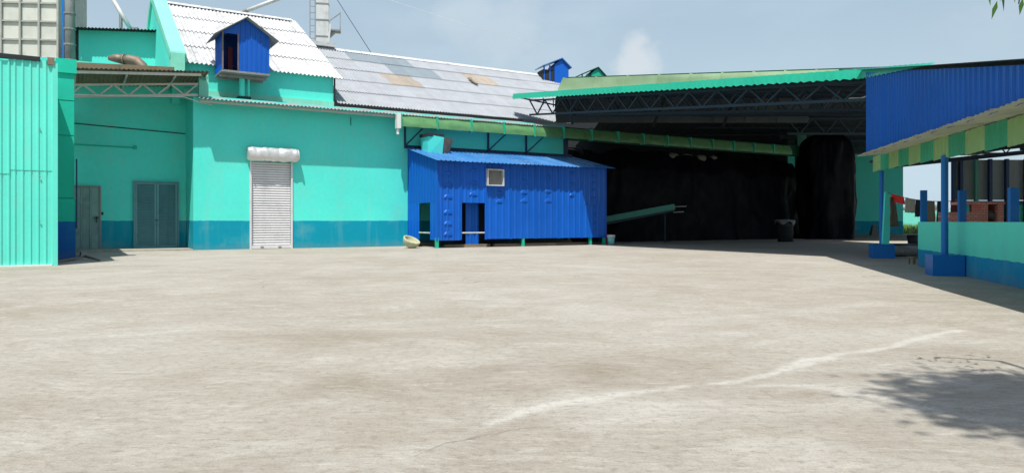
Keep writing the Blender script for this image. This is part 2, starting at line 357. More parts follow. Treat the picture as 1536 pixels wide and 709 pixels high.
for y in ys:
    for x in xs:
        b.v.append((x, y, .006*mnoise.noise((x*.4, y*.4, 0)) if 2 < y < 14 else 0))
        s = d = 0
        if -6 < x < 10 and 2 < y < 15:
            p = Vector((x+.22*mnoise.noise((x*.8, y*.8, 41))+.07*mnoise.noise((x*3, y*3, 42)), y+.22*mnoise.noise((x*.8, y*.8, 43))+.07*mnoise.noise((x*3, y*3, 44)))); wob = .12*mnoise.noise((x*1.3, y*1.3, 3))+.10*mnoise.noise((x*5, y*5, 9))
            for pl, w, st in seams:
                best = 9
                for i in range(len(pl)-1):
                    e = pl[i+1]-pl[i]; t = max(0, min(1, (p-pl[i]).dot(e)/e.length_squared)); best = min(best, (p-pl[i]-e*t).length*(1+.6*mnoise.noise((x*.9, y*.9, 11))))
                s = max(s, st*math.exp(-(max(0, best+wob*.35)/w)**2))
            if best > 8: s = 0
        for q, rx, ry, st in damps:
            d = max(d, st*math.exp(-((x-q.x)/rx)**2-((y-q.y)/ry)**2)*(1+.5*mnoise.noise((x*2, y*2, 5))))
        sv.append(s); dv.append(max(0, d))
n = len(xs)
for j in range(len(ys)-1):
    for i in range(n-1): b.f.append([j*n+i, j*n+i+1, (j+1)*n+i+1, (j+1)*n+i])
yard = b.build('concrete_yard', 'concrete', None, True); yard['kind'] = 'structure'
for nm, vals in (('seam', sv), ('damp', dv)):
    at = yard.data.attributes.new(nm, 'FLOAT', 'POINT'); at.data.foreach_set('value', vals)

# ------------------------------------------------------------------ long warehouse
wh = mthing('warehouse', 'long turquoise warehouse with a blue skirting band and pale corrugated roof', 'building')
T_END, AL = 17.4, -4.1                            # right end of the wall, left end of the recess
sx0, sx1 = tm(377), tm(436)                       # rolling shutter opening
sz1 = zm(405, 243)
w = MB()
for x0, x1, z0, z1 in ((0, sx0, 0, 5.95), (sx0, sx1, sz1, 5.95), (sx1, T_END, 0, 5.95)): w.box(x0, x1, 0, .25, z0, z1)
w.box(0, .25, .25, 2, 0, 6.1)
w.box(AL-3, 0, 2, 2.25, 0, 7.2)
w.build('front_wall', 'wall_turquoise', wh)
MB().box(T_END, T_END+.28, -.02, .35, 0, 5.9).build('door_post', 'blue_dark', wh)
MB().box(T_END+.28, 36, .02, .22, 5.25, 5.9).build('lintel', 'dark_green', wh)
# rolling shutter
sh = MB(); ns = 34
for k in range(ns):
    z0 = .14+(sz1-.14)*k/ns; z1 = .14+(sz1-.14)*(k+1)/ns; h = z1-z0
    ring = lambda x: [(x, .10, z0), (x, .055, z0+h*.12), (x, .04, z0+h*.45), (x, .055, z0+h*.8), (x, .10, z1)]
    sh.prism(ring(sx0), ring(sx1))
so = sh.build('rolling_shutter', 'shutter', wh); so['label'] = 'closed pale grey rolling shutter'
MB().box(sx0-.02, sx1+.02, -.03, .09, .015, .14).build('bottom_rail', 'shutter', so)
for x in (sx0-.07, sx1): MB().box(x, x+.07, -.06, .1, 0, sz1+.1).build('guide_rail', 'shutter', so)
for x in (sx0+.35, sx1-.5): MB().box(x, x+.12, -.05, -.03, .05, .10).build('lock', 'steel_grey', so)
hz0, hz1 = zm(405, 243), zm(405, 222)
hd = MB()
def hood(u, v):
    x = sx0-.18+(sx1-sx0+.42)*u; a = -math.pi/2+math.pi*2*v; r = (hz1-hz0)/2
    wr = .05*mnoise.noise((x*4, v*7, 1))+.03*mnoise.noise((x*9, v*12, 4)); e = 1-.12*(abs(u-.5)*2)**8
    return (x, -r*.62+math.cos(a)*(r*.92*e+wr)*.8, (hz0+hz1)/2+math.sin(a)*(r*e+wr*.6))
hd.grid(hood, 34, 20); hdo = hd.build('shutter_hood', 'foil', so, True)
for x in (sx0-.18, sx1+.24):
    MB().tube([(x-.012, -.19, (hz0+hz1)/2), (x+.012, -.19, (hz0+hz1)/2)], (hz1-hz0)/2*.84, 16).build('hood_end', 'foil', so)
# doors in the recess
d0, d1 = tm(108, 2), tm(149.5, 2); dz = zm(128, 280, 2)
do = MB().box(d0, d1, 1.955, 2.0, .02, dz).build('steel_door', 'door_grey', wh); do['label'] = 'grey steel panel door'
for i in range(4):
    x = d0+(d1-d0)*i/3; MB().box(x-.025, x+.025, 1.925, 1.955, .02, dz).build('stile', 'door_grey', do)
for j in range(5):
    z = .02+(dz-.02)*j/4; MB().box(d0, d1, 1.93, 1.952, z-.025 if j else z, z+.025).build('door_rail', 'door_grey', do)
for i in range(3):
    for j in range(4):
        MB().box(d0+(d1-d0)*i/3+.035, d0+(d1-d0)*(i+1)/3-.035, 1.946, 1.957, .05+(dz-.02)*j/4, (dz-.02)*(j+1)/4-.02).build('panel', 'door_grey', do)
MB().bar((d1-.10, 1.89, 1.05), (d1-.10, 1.89, 1.3), .03).bar((d1-.2, 1.9, 1.25), (d1-.02, 1.9, 1.25), .03).build('door_handle', 'cable_black', do)
MB().box(d0-.06, d0, 1.9, 2, 0, dz+.05).box(d1, d1+.05, 1.9, 2, 0, dz+.05).box(d0, d1, 1.9, 2, dz, dz+.05).build('door_frame', 'steel_grey', do)
l0, l1 = tm(200, 2), tm(268, 2); lz = zm(234, 272, 2)
lv = MB().box(l0, l0+.05, 1.88, 2, 0, lz).box(l1-.05, l1, 1.88, 2, 0, lz).box(l0+.05, l1-.05, 1.88, 2, lz-.05, lz).build('louvred_door', 'louvre_blue', wh)
lv['label'] = 'blue-grey louvred double door'
for a, c_ in ((l0+.06, (l0+l1)/2-.01), ((l0+l1)/2+.01, l1-.06)):
    lf = MB().box(a, a+.07, 1.9, 1.95, .03, lz-.06).box(c_-.07, c_, 1.9, 1.95, .03, lz-.06).box(a+.07, c_-.07, 1.9, 1.95, lz-.13, lz-.06).box(a+.07, c_-.07, 1.9, 1.95, .03, .12).box(a+.07, c_-.07, 1.97, 1.99, .03, lz-.06).build('door_leaf', 'louvre_blue', lv)
    sl = MB(); nsl = 27
    for k in range(nsl):
        z = .12+(lz-.26)*k/nsl; sl.prism([(a+.07, 1.905, z), (a+.07, 1.965, z+.085), (a+.07, 1.972, z+.08), (a+.07, 1.912, z-.005)], [(c_-.07, 1.905, z), (c_-.07, 1.965, z+.085), (c_-.07, 1.972, z+.08), (c_-.07, 1.912, z-.005)])
    o = sl.build('louvres', 'louvre_blue', lv); o['kind'] = 'stuff'
MB().bar(((l0+l1)/2-.06, 1.87, 1.15), ((l0+l1)/2+.06, 1.87, 1.15), .03).build('bolt', 'cable_black', lv)
# conduit in the recess
ct0, ct1 = tm(106, 2), tm(200, 2); cz = zm(150, 218.5, 2)
MB().tube([(ct0, 1.97, cz), (ct1, 1.97, cz-.02)], .022, 8).box(ct1, ct1+.12, 1.93, 1.999, cz-.08, cz+.06).build('conduit', 'deep_turquoise', wh)
cz = zm(190, 192, 2)
MB().tube([(ct0, 1.98, cz+.06), (tm(278, 2), 1.98, cz-.1)], .018, 8).build('conduit', 'cable_black', wh)
MB().box(tm(152, 2), tm(152, 2)+.07, 1.96, 1.999, zm(152, 322, 2), zm(152, 318, 2)).build('socket', 'cable_black', wh)
# lower eave strip of sheets and the long roof
me = sheet(1.06, 2.42, .146, .026, 'sine', 'eave_sheet', 'eave_sheet')
for k in range(18):
    put('eave_sheet', me, wh, (.1+k*.9086, -.85, 5.72+random.uniform(-.008, .008)), (R(11.5), 0, 0))
MB().box(.15, 16.4, -.65, -.58, 5.60, 5.68).build('eave_purlin', 'truss_pale', wh)
SL = math.atan2(10.5-6.3, 7.6); rowl = 7.6/math.cos(SL)/5
special = {}
def roofrow(py_b): return py_b
for me_name, mt in (('a', 'asbestos'), ('g', 'asbestos_grey'), ('b', 'asbestos_beige')):
    special[me_name] = sheet(1.06, rowl+.16, .146, .026, 'sine', mt, 'roof_sheet')
for r in range(5):
    for k in range(38):
        t = 6.15+k*.9086; key = 'a'
        y0 = 1.4+r*7.6/5; p = mainw(t+.5, y0+.8); px = CX+F*p.x/p.y
        if px > 862 or (r == 0 and px > 850): continue          # beyond, the shed roof takes over
        if r == 4 and 522 < px < 625 or r == 3 and 575 < px < 655: key = 'g'
        if r == 2 and 572 < px < 622 or r == 3 and 690 < px < 728: key = 'b'
        put('roof_sheet', special[key], wh, (t, y0, 6.33+(y0-1.4)*math.tan(SL)+.02+(k % 2)*.004+random.uniform(-.002, .002)), (SL-R(.9)+R(random.uniform(-.12, .12)), 0, 0))
rc = MB()
for k in range(9):
    t = 6.1+k*1.9; rc.prism([(t, 8.75, 10.42), (t, 9.02, 10.6), (t, 9.3, 10.42), (t, 9.02, 10.56)], [(t+1.95, 8.75, 10.42), (t+1.95, 9.02, 10.6), (t+1.95, 9.3, 10.42), (t+1.95, 9.02, 10.56)])
rc.build('ridge_cap', 'asbestos_white', wh)
MB().poly([(6.1, 9.1, 10.45), (23.4, 9.1, 10.45), (23.4, 17, 6.3), (6.1, 17, 6.3)]).build('rear_roof', 'asbestos', wh)
MB().box(7, 8.4, 8.7, 9.4, 10.58, 10.78).build('ridge_vent', 'asbestos_white', wh)
# broken light sheet lying on the roof patch
for (t, b2, L, a) in ((tm(715, 5.5), 5.6, .9, 8), (tm(706, 6), 6.1, .5, -20)):
    o = MB().box(0, .16, 0, L, .0, .06).build('loose_batten', 'wood_grey', wh); o.location = (t, b2, 6.42+(b2-1.4)*math.tan(SL)); o.rotation_euler = (SL, 0, R(a))
# green gutter of panels along the eave
g0 = tm(600, -.8); gw = 1.72
for k in range(15):
    x0 = g0+k*gw; gm = MB()
    def gf(u, v, k=k):
        dent = .03*mnoise.noise((u*3+k*7, v*3, 2))
        return (u*(gw-.04), -.16*math.sin(v*math.pi*.55)-dent-.02, -.52*v+.015*mnoise.noise((u*4+k*3, 1, v)))
    gm.grid(gf, 8, 6); o = gm.build('gutter_panel', 'gutter_green', wh, True); o.location = (x0+.02, -.76, 5.72)
    MB().box(x0-.025, x0+.025, -.99, -.70, 5.16, 5.74).build('gutter_bracket', 'turquoise_metal', wh)
MB().box(g0-.2, g0-.03, -.98, -.74, 5.1, 5.75).build('gutter_end', 'white_plastic', wh)
MB().tube([(g0-.12, -.86, 5.1), (g0-.12, -.86, 4.85)], .06, 10).build('gutter_outlet', 'white_plastic', wh)
for px in (608, 733, 790):
    t = tm(px, -.1)
    MB().bar((t, -.06, 4.35), (t, -.06, 5.5), .07).bar((t, -.06, 4.45), (t+.55, -.75, 5.2), .05).build('gutter_strut', 'blue_dark', wh)
MB().bar((tm(526), -.02, 5.2), (tm(526), -.02, 5.55), .02).build('drip_stub', 'cable_black', wh)

# ------------------------------------------------------------------ steep white-roofed block behind the eave
GB = 1.5
gbk = mthing('gabled_block', 'turquoise upper mill block with steep white corrugated roof and raised gable coping', 'building')
gt0, gt1 = tm(258, GB), tm(500, GB); RS, RZ, EZ = 7.5, 11.72, 7.5
bw = MB().box(gt0+.3, gt1, GB, GB+.25, 6.0, EZ)
bw.prism([(gt0, GB, 5.8), (gt0, GB, EZ), (gt0, GB+RS, RZ), (gt0, GB+2*RS, EZ), (gt0, GB+2*RS, 5.8)], [(gt0+.3, GB, 5.8), (gt0+.3, GB, EZ), (gt0+.3, GB+RS, RZ), (gt0+.3, GB+2*RS, EZ), (gt0+.3, GB+2*RS, 5.8)])
bw.prism([(gt1-.25, GB+.25, 5.8), (gt1-.25, GB+.25, EZ), (gt1-.25, GB+RS, RZ-.1), (gt1-.25, GB+2*RS, EZ), (gt1-.25, GB+2*RS, 5.8)], [(gt1, GB+.25, 5.8), (gt1, GB+.25, EZ), (gt1, GB+RS, RZ-.1), (gt1, GB+2*RS, EZ), (gt1, GB+2*RS, 5.8)])
bw.build('wall', 'turquoise', gbk)
sl = math.atan2(RZ-EZ, RS)
cp = MB().prism([(gt0-.08, GB-.3, EZ-.1), (gt0-.08, GB-.3, EZ+.25), (gt0-.08, GB+RS, RZ+.5), (gt0-.08, GB+RS, RZ+.05)], [(gt0+.5, GB-.3, EZ-.1), (gt0+.5, GB-.3, EZ+.25), (gt0+.5, GB+RS, RZ+.5), (gt0+.5, GB+RS, RZ+.05)])
cp.prism([(gt0-.08, GB+RS, RZ+.05), (gt0-.08, GB+RS, RZ+.5), (gt0-.08, GB+2*RS, EZ+.25), (gt0-.08, GB+2*RS, EZ-.1)], [(gt0+.5, GB+RS, RZ+.05), (gt0+.5, GB+RS, RZ+.5), (gt0+.5, GB+2*RS, EZ+.25), (gt0+.5, GB+2*RS, EZ-.1)])
cp.build('gable_coping', 'turquoise_pale', gbk)
MB().box(gt0-.1, gt0+.42, GB-.42, GB-.04, EZ-.75, EZ+.22).tube([(gt0-.12, GB-.22, EZ+.2), (gt0+.44, GB-.22, EZ+.2)], .2, 14).build('coping_stop', 'turquoise_pale', gbk)
MB().box(gt0+.42, gt1, GB-.10, GB-.002, 6.14, 6.40).build('flashing_kerb', 'turquoise_pale', gbk)
nrow = 4; rl = (RS+.25)/math.cos(sl)/nrow; ncol = 6; cw = (gt1-gt0-.35+.12)/ncol*.985
me = sheet(cw*7/6, rl+.16, cw/6, .032, 'sine', 'asbestos_white', 'roof_sheet')
for r in range(nrow):
    for k in range(ncol):
        y0 = GB-.25+r*(RS+.25)/nrow
        put('roof_sheet', me, gbk, (gt0+.5+k*cw, y0, EZ-.13+(y0-GB+.25)*math.tan(sl)+.06+(k % 2)*.004), (sl-R(.9)+R(random.uniform(-.15, .15)), 0, 0))
MB().poly([(gt0+.3, GB+RS, RZ-.02), (gt1+.1, GB+RS, RZ-.02), (gt1+.1, GB+2*RS+.2, EZ-.1), (gt0+.3, GB+2*RS+.2, EZ-.1)]).build('rear_roof', 'asbestos_white', gbk)
MB().prism([(gt0+.5, GB+RS-.25, RZ-.02), (gt0+.5, GB+RS, RZ+.14), (gt0+.5, GB+RS+.25, RZ-.02)], [(gt1+.12, GB+RS-.25, RZ-.02), (gt1+.12, GB+RS, RZ+.14), (gt1+.12, GB+RS+.25, RZ-.02)]).build('ridge_cap', 'asbestos_white', gbk)
MB().tube([(gt1+.03, GB-.08, EZ-.05), (gt1+.03, GB-.08, 6.2)], .04, 8).build('downpipe', 'cable_black', gbk)
# white rounded pier at the corner of eave and canopy
pr = mthing('corner_pier', 'pale rounded pier standing at the left end of the warehouse eave', 'pier', tm(305, .1), .1, 5.75)
MB().box(-.17, .17, -.12, .25, 0, .95).tube([(0, -.12, .95), (0, .25, .95)], .17, 16).build('shaft', 'turquoise_pale', pr)

# ------------------------------------------------------------------ blue hut on a post above the eave
hb = -.2
ht0, ht1 = tm(333, hb), tm(404, hb); hz = zm(333, 104, hb); he = zm(333, 47, hb); hap = zm(370, 29, hb); hm = (ht0+ht1)/2; hd_ = 1.5
hut = mthing('lookout_hut', 'small blue gabled hut raised on a post in front of the white roof', 'hut', hm, .45, 6.05)
Lx = lambda t: t-hm
Ly = lambda b: b-.45
Lz = lambda z: z-6.05
ox = tm(357, hb)-hm
hw = (ht1-ht0)/2; bz = Lz(hz); ez = Lz(he); az = Lz(hap); fy = Ly(hb); by = fy+hd_
gh = lambda x: ez+(az-ez)*(1-abs(x)/hw)
def hutpanel(x0, x1, y, z0, out):
    n = 6; o = MB(); mid = [x0+(x1-x0)*i/n for i in range(n+1)]
    if x0 < 0 < x1: mid = sorted(mid+[0])
    ring = [(x, z0) for x in mid]+[(x, gh(x)) for x in mid[::-1]]
    o.prism([(x, y, z) for x, z in ring], [(x, y+.04, z) for x, z in ring]); r_ = x0+.1
    while r_ < x1-.04: o.box(r_-.02, r_+.02, y-.025, y, z0, gh(r_)-.03); r_ += .19
    return o.build('front_panel' if y < 0 else 'rear_panel', 'blue_sheet', hut)
hutpanel(ox+.02, hw, fy, bz, 1); hutpanel(-hw, hw, by, bz, 1)
MB().prism([(-hw, fy, ez-.05), (ox+.02, fy, ez-.05), (ox+.02, fy, gh(ox)), (-hw, fy, ez)], [(-hw, fy+.04, ez-.05), (ox+.02, fy+.04, ez-.05), (ox+.02, fy+.04, gh(ox)), (-hw, fy+.04, ez)]).build('lintel', 'blue_sheet', hut)
for x in (-hw, hw-.04):
    o = MB().box(x, x+.04, fy+.04, by, bz, ez)
    for k in range(6): o.box(x-.02, x, fy+.15+k*.22, fy+.19+k*.22, bz, ez-.02) if x < 0 else None
    o.build('side_panel', 'blue_sheet', hut)
MB().box(-hw+.002, -hw+.05, fy-.03, fy-.003, bz, ez).box(ox-.02, ox+.02, fy-.03, fy-.003, bz, ez).build('door_jamb', 'pipe_brown', hut)
MB().box(-hw-.02, hw+.02, fy-.02, by+.02, bz-.08, bz-.003).bar((-hw, fy+.5, bz-.14), (hw, fy+.5, bz-.14), .1).bar((-hw, fy+1.1, bz-.14), (hw, fy+1.1, bz-.14), .1).build('floor', 'steel_grey', hut)
MB().box(ox-.30, ox-.12, fy+.45, fy+.6, bz+.02, bz+1.0).build('hanging_cloth', 'cloth_maroon', hut)
for s in (-1, 1):
    n = 12; o = MB(); oh = .32
    def rf(u, v, s=s):
        x = s*(hw+oh)*u; y = fy-.28+(hd_+.5)*v; return (x, y, az+.03-(az-ez)/hw*(hw+oh)*u+.018*math.sin(v*n*2*math.pi))
    o.grid(rf, 1, 60); o.build('roof_sheet', 'eave_sheet', hut)
MB().tube([(-.02, 0, bz-.08), (-.02, 0, -.1)], .11, 12).build('post', 'turquoise', hut)
MB().tube([(.24, .05, bz-.08), (.24, .05, -.1)], .05, 10).build('brace', 'turquoise', hut)
MB().box(-.2, .3, -.15, .2, -.08, .06).build('foot', 'interior_dark', hut)

# ------------------------------------------------------------------ canopy over the recess
cn = mthing('truss_canopy', 'brown corrugated canopy on a pale steel truss over the two doors', 'canopy')
zl = lambda t: 5.95+.1*t                              # slight fall to the left
for k in range(5):
    t = -4.6+k*1.0
    me = sheet(1.04, 3.1, .146, .02, 'sine', 'brown_sheet', 'canopy_sheet')
    put('canopy_sheet', me, cn, (t, -1.0, 6.69+.08*t), (R(-2.5), R(-4.6), 0))
truss(cn, (-4.6, -.12, 5.86), (.15, -.12, 6.36), .40, .42, 5, 'truss_pale', .075, 'front_truss')
MB().bar((-4.6, -.9, 6.2), (.15, -.9, 6.58), .07, .09).build('eave_beam', 'truss_pale', cn)
for k in range(3): MB().bar((-3.9+k*1.6, -.9, 6.26+.13*k), (-3.9+k*1.6, 2, 6.13+.13*k), .06).build('rafter', 'truss_pale', cn)
MB().prism([(-4.7, -.75, 6.35), (-4.7, -.45, 6.4), (-4.7, -.45, 6.58), (-4.7, -.75, 6.58)], [(-.75, -.75, 6.62), (-.75, -.45, 6.66), (-.75, -.45, 6.8), (-.75, -.75, 6.8)]).build('top_gutter', 'brown_sheet', cn)
def cable(label, pts, r=.014, mat='cable_white', sag=.0, n=14):
    o = MB().tube(pts, r, 6).build('cable', mat); return tag(o, label, 'cable')
cable('pale loose cable looping along the canopy truss to the eave corner', [mainw(-4.3, -.3, 5.55), mainw(-3, -.28, 5.62), mainw(-1.5, -.3, 5.72), mainw(-.4, -.3, 5.8), mainw(.2, -.4, 5.62), mainw(.6, -.5, 5.55)], .018)

# ------------------------------------------------------------------ corrugated shed at the left edge
cs = thing('corrugated_shed', 'pale turquoise corrugated sheet shed at the left edge of the yard', 'shed', (-11.42, 18.4, 0), UROT)
sw = .92; zt = 5.08
meU = sheet(sw+.04, 2.75, .155, .03, 'trap', 'turquoise_sheet', 'wall_sheet'); meL = sheet(sw+.04, 2.42, .155, .03, 'trap', 'turquoise_sheet', 'wall_sheet')
for k in range(7):
    x = -.08-(k+1)*sw; dz = 0 if k < 1 else -.1
    put('wall_sheet', meL, cs, (x, .0, .02), WALLROT); put('wall_sheet', meU, cs, (x, -.012, 2.36+dz), WALLROT)
MB().box(-6.6, -.1, .05, 4.5, .01, 5.0).build('shed_body', 'deep_turquoise', cs)
MB().box(-.09, .02, -.05, .06, 0, 5.05).build('corner_flashing', 'turquoise_sheet', cs)
MB().box(-6.6, -.35, -.07, .04, 5.06, 5.17).build('top_angle', 'interior_dark', cs)
MB().box(-.2, -.05, -.08, .05, 5.0, 5.18).build('rusty_corner', 'pipe_brown', cs)
for k in range(6):
    for z in (1.1, 2.2, 3.4): MB().tube([(-.36-k*.92, -.05, z), (-.36-k*.92, -.03, z)], .02, 6).build('screw', 'steel_grey', cs)
MB().box(-6.6, -.1, -.06, .02, -.02, .03).build('base_mortar', 'white_plastic', cs)
# wall end behind it, in shade
k = (85.5-CX)/F; pp = Vector((k*20.9, 20.9, 0))
pil = thing('end_pier', 'dark turquoise wall pier with blue foot between shed and recess', 'pier', pp, UROT)
MB().box(0, .46, 0, .5, 0, 1.75).box(.0, .42, .03, .5, 1.78, 3.55).box(0, .42, .03, .5, 3.58, 4.55).box(0, .42, .03, .5, 4.58, 5.35).box(-.03, .48, -.03, .5, 5.35, 5.75).box(.02, .4, .06, .5, 1.7, 5.4).build('shaft', 'deep_turquoise', pil)
MB().box(.46, .50, -.02, .05, .9, 2.9).build('blue_strip', 'blue_dark', pil)
MB().box(.0, .42, .5, 7.5, 0, 5.3).build('return_wall', 'deep_turquoise', pil)
# recess floor slab and litter
MB().box(-4.05, -.02, -.1, 1.999, 0, .05).build('floor_slab', 'concrete', wh)
st = MB().tube([gp(86, 394).to_3d()+Vector((0, 0, .03)), gp(110, 391).to_3d()+Vector((0, 0, .05)), gp(128, 389).to_3d()+Vector((0, 0, .10)), gp(150, 392).to_3d()+Vector((0, 0, .03))], [.03, .04, .045, .02], 7).build('stick', 'wood_grey')
tag(st, 'grey bent stick lying on the concrete by the steel door', 'stick')
kb = thing('kerb_block', 'low pale concrete kerb block in front of the grey steel door', 'kerb', gp(121, 386).to_3d(), UROT)
MB().prism([(0, 0, 0), (.2, 0, 0), (.2, 2.1, 0), (0, 2.1, 0)], [(.02, .03, .14), (.18, .02, .16), (.18, 2.1, .13), (.02, 2.1, .13)]).build('block', 'concrete', kb)

# ------------------------------------------------------------------ tall things behind, left
tk = thing('panel_tank', 'tall pale grey panelled bin with frame grid above the corrugated shed', 'tank', wld(87, 332, 36)-Vector((0, 0, H)), R(6))
pw = 26.6/F*36; zb = H+(HOR-88)/F*36
for i in range(4):
    for j in range(6):
        MB().box(-(i+1)*pw+.04, -i*pw-.04, .06, .1, zb+j*pw*1.03+.04, zb+(j+1)*pw*1.03-.04).build('panel', 'tank_panel', tk)
MB().box(-4*pw, 0, .1, 3, 7, zb+6*pw*1.03).build('body', 'tank_frame', tk)
for i in range(5): MB().box(-i*pw-.045, -i*pw+.045, -.06, .1, 7, zb+6*pw*1.03).build('mullion', 'tank_frame', tk)
for j in range(7): MB().box(-4*pw, 0, -.03, .1, zb+j*pw*1.03-.04, zb+j*pw*1.03+.04).build('transom', 'tank_frame', tk)
dp = thing('duct_column', 'upright grey banded duct beside the panelled bin', 'duct', wld(105, 332, 33)-Vector((0, 0, H)))
MB().tube([(0, 0, 6.5), (0, 0, 15)], .21, 12).build('pipe', 'steel_grey', dp, True)
for k in range(9): MB().tube([(0, 0, 8.3+k*.7), (0, 0, 8.37+k*.7)], .245, 12).build('band', 'steel_grey', dp)
MB().bar((-.3, 0, 6.5), (-.25, 0, 15), .07).bar((-.27, 0, 9.1), (-.5, 0, 15), .06).build('rod', 'blue_post', dp)
MB().tube([(-.2, 0, 8.25), (.34, 0, 8.1)], .03, 6).build('stay', 'steel_grey', dp)
# small block behind the canopy
kY = 34.0
rb = thing('rear_block', 'plain turquoise block with thin sheet roof behind the brown canopy', 'building', wld(118, 332, kY)-Vector((0, 0, H)), R(8))
rw = (222-118)/F*kY; rz = H+(HOR-45)/F*kY
MB().box(0, rw+.6, 0, 4, 4, rz).build('wall', 'turquoise', rb)
MB().box(-.25, 0, .1, 3.5, 5, rz-.05).build('louvred_side', 'interior_dark', rb)
put('roof_sheet', sheet(rw+.9, 1.5, .15, .03, 'sine', 'interior_dark', 'roof_sheet'), rb, (-.3, -.55, rz-.02), (R(3), 0, 0))
ep = thing('exhaust_elbow', 'brown metal exhaust pipe with elbow lying above the canopy', 'pipe', wld(190, 92, 31))
MB().tube([(-.75, 0, .13), (-.45, 0, .12), (-.1, 0, .05)], [.10, .18, .2], 14).build('cone', 'pipe_brown', ep, True)
MB().tube([(-.1, 0, .05), (.1, 0, .06), (.4, .05, .0), (.62, .05, -.2), (.78, .05, -.5), (.8, .05, -1.1)], [.2, .21, .22, .22, .22, .22], 14).build('elbow', 'pipe_brown', ep, True)
MB().tube([(-.12, 0, .05), (-.06, 0, .05)], .245, 14).build('flange', 'pipe_brown', ep)
p0, p1 = wld(165, -8, 36), wld(198, 48, 36)
sp = thing('grain_spout', 'slanting silver grain spout over the rear turquoise block', 'spout', p1)
MB().tube([p0-p1, (0, 0, 0)], .1, 10).build('tube', 'steel_pale', sp, True)
MB().tube([(-.05, 0, -.2), (.1, 0, .12)], .14, 10).build('collar', 'steel_grey', sp)
MB().bar((-.55, 0, .9), (-.55, 0, -.3), .12).bar((-.8, 0, -.05), (.3, 0, -.05), .08).box(.05, .3, -.1, .1, 0, .2).build('bracket', 'steel_grey', sp)
p0, p1 = wld(362, 19, 42), wld(440, -10, 42)
s2 = thing('roof_spout', 'slanting silver pipe rising behind the ridge of the white roof', 'spout', p0)
MB().tube([(-.6, .0, -.25), p1-p0], .11, 10).build('tube', 'steel_pale', s2, True); MB().tube([(.1, 0, .02), (.35, 0, .12)], .14, 10).build('collar', 'steel_grey', s2)
# bucket elevator tower with ladder
eY = 52.0; ez0 = 8.0
et = thing('elevator_tower', 'pale bucket elevator tower with caged ladder behind the roofs', 'tower', wld(484, 332, eY)-Vector((0, 0, H)), R(12))
MB().box(-.42, .42, -.35, .35, 0, 20).build('leg_casing', 'steel_pale', et)
for k in range(9): MB().box(-.45, .45, -.38, .38, 9.5+k*1.15, 9.58+k*1.15).build('flange', 'steel_grey', et)
MB().bar((-.85, -.3, 8), (-.85, -.3, 20), .06).bar((-.5, -.3, 8), (-.5, -.3, 20), .06).build('ladder_rail', 'steel_grey', et)
for k in range(24): MB().bar((-.85, -.3, 9+k*.45), (-.5, -.3, 9+k*.45), .04).build('ladder_rung', 'steel_grey', et)
MB().box(.42, 1.25, -.4, .4, 14.55, 14.65).bar((1.22, -.38, 14.6), (1.22, -.38, 15.9), .05).bar((.45, -.38, 15.2), (1.22, -.38, 15.8), .06).prism([(.45, -.3, 14.1), (.9, -.3, 14.55), (.45, -.3, 14.55)], [(.45, .3, 14.1), (.9, .3, 14.55), (.45, .3, 14.55)]).build('platform', 'steel_grey', et)
MB().bar((.2, -.42, 11.5), (.55, -.42, 15), .12).build('spout_chute', 'steel_pale', et)
cable('thin dark guy wire running down from the elevator tower', [wld(502, -6, 51), wld(530, 38, 49.5), wld(557, 80, 48)], .02, 'cable_black')
cable('faint wire crossing the sky above the long roof', [wld(560, -8, 70), wld(700, 38, 69), wld(830, 72, 70)], .012, 'cable_white')
# ridge cupolas
def cupola(name, label, px, py0, py1, w_px, Y, mat, roofm):
    p = wld(px, py1, Y); wd = w_px/F*Y; ht = (py1-py0)/F*Y
    c_ = thing(name, label, 'cupola', p, R(18)); hw = wd/2
    MB().box(-hw*.1, hw, -hw*.7, hw*.7, -1.2, ht*.55).prism([(-hw*.1, -hw*.7, ht*.55), (hw, -hw*.7, ht*.55), (hw*.45, -hw*.7, ht*.95)], [(-hw*.1, hw*.7, ht*.55), (hw, hw*.7, ht*.55), (hw*.45, hw*.7, ht*.95)]).build('body', mat, c_)
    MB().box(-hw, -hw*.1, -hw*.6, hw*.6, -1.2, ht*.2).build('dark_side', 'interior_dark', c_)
    for s_ in (0, 1):
        a = (hw*.45, ht*1.02); e = ((-hw*1.1, ht*.42), (hw*1.2, ht*.42))[s_]
        MB().prism([(a[0], -hw*.85, a[1]), (e[0], -hw*.85, e[1]), (e[0], -hw*.85, e[1]-.06), (a[0], -hw*.85, a[1]-.06)], [(a[0], hw*.85, a[1]), (e[0], hw*.85, e[1]), (e[0], hw*.85, e[1]-.06), (a[0], hw*.85, a[1]-.06)]).build('roof_slope', roofm, c_)
    for x in (-hw*.95, -hw*.5): MB().box(x, x+.08, -hw*.62, -hw*.55, -.6, ht*.5).build('post', mat, c_)
cupola('ridge_cupola', 'small blue gabled cupola on the far end of the warehouse ridge', 829, 90, 112, 40, 47, 'blue_sheet', 'blue_roof_sheet')
cupola('ridge_cupola', 'small green gabled cupola peeping above the light green sheets', 884, 103, 124, 36, 49.5, 'turquoise_metal', 'dark_green')

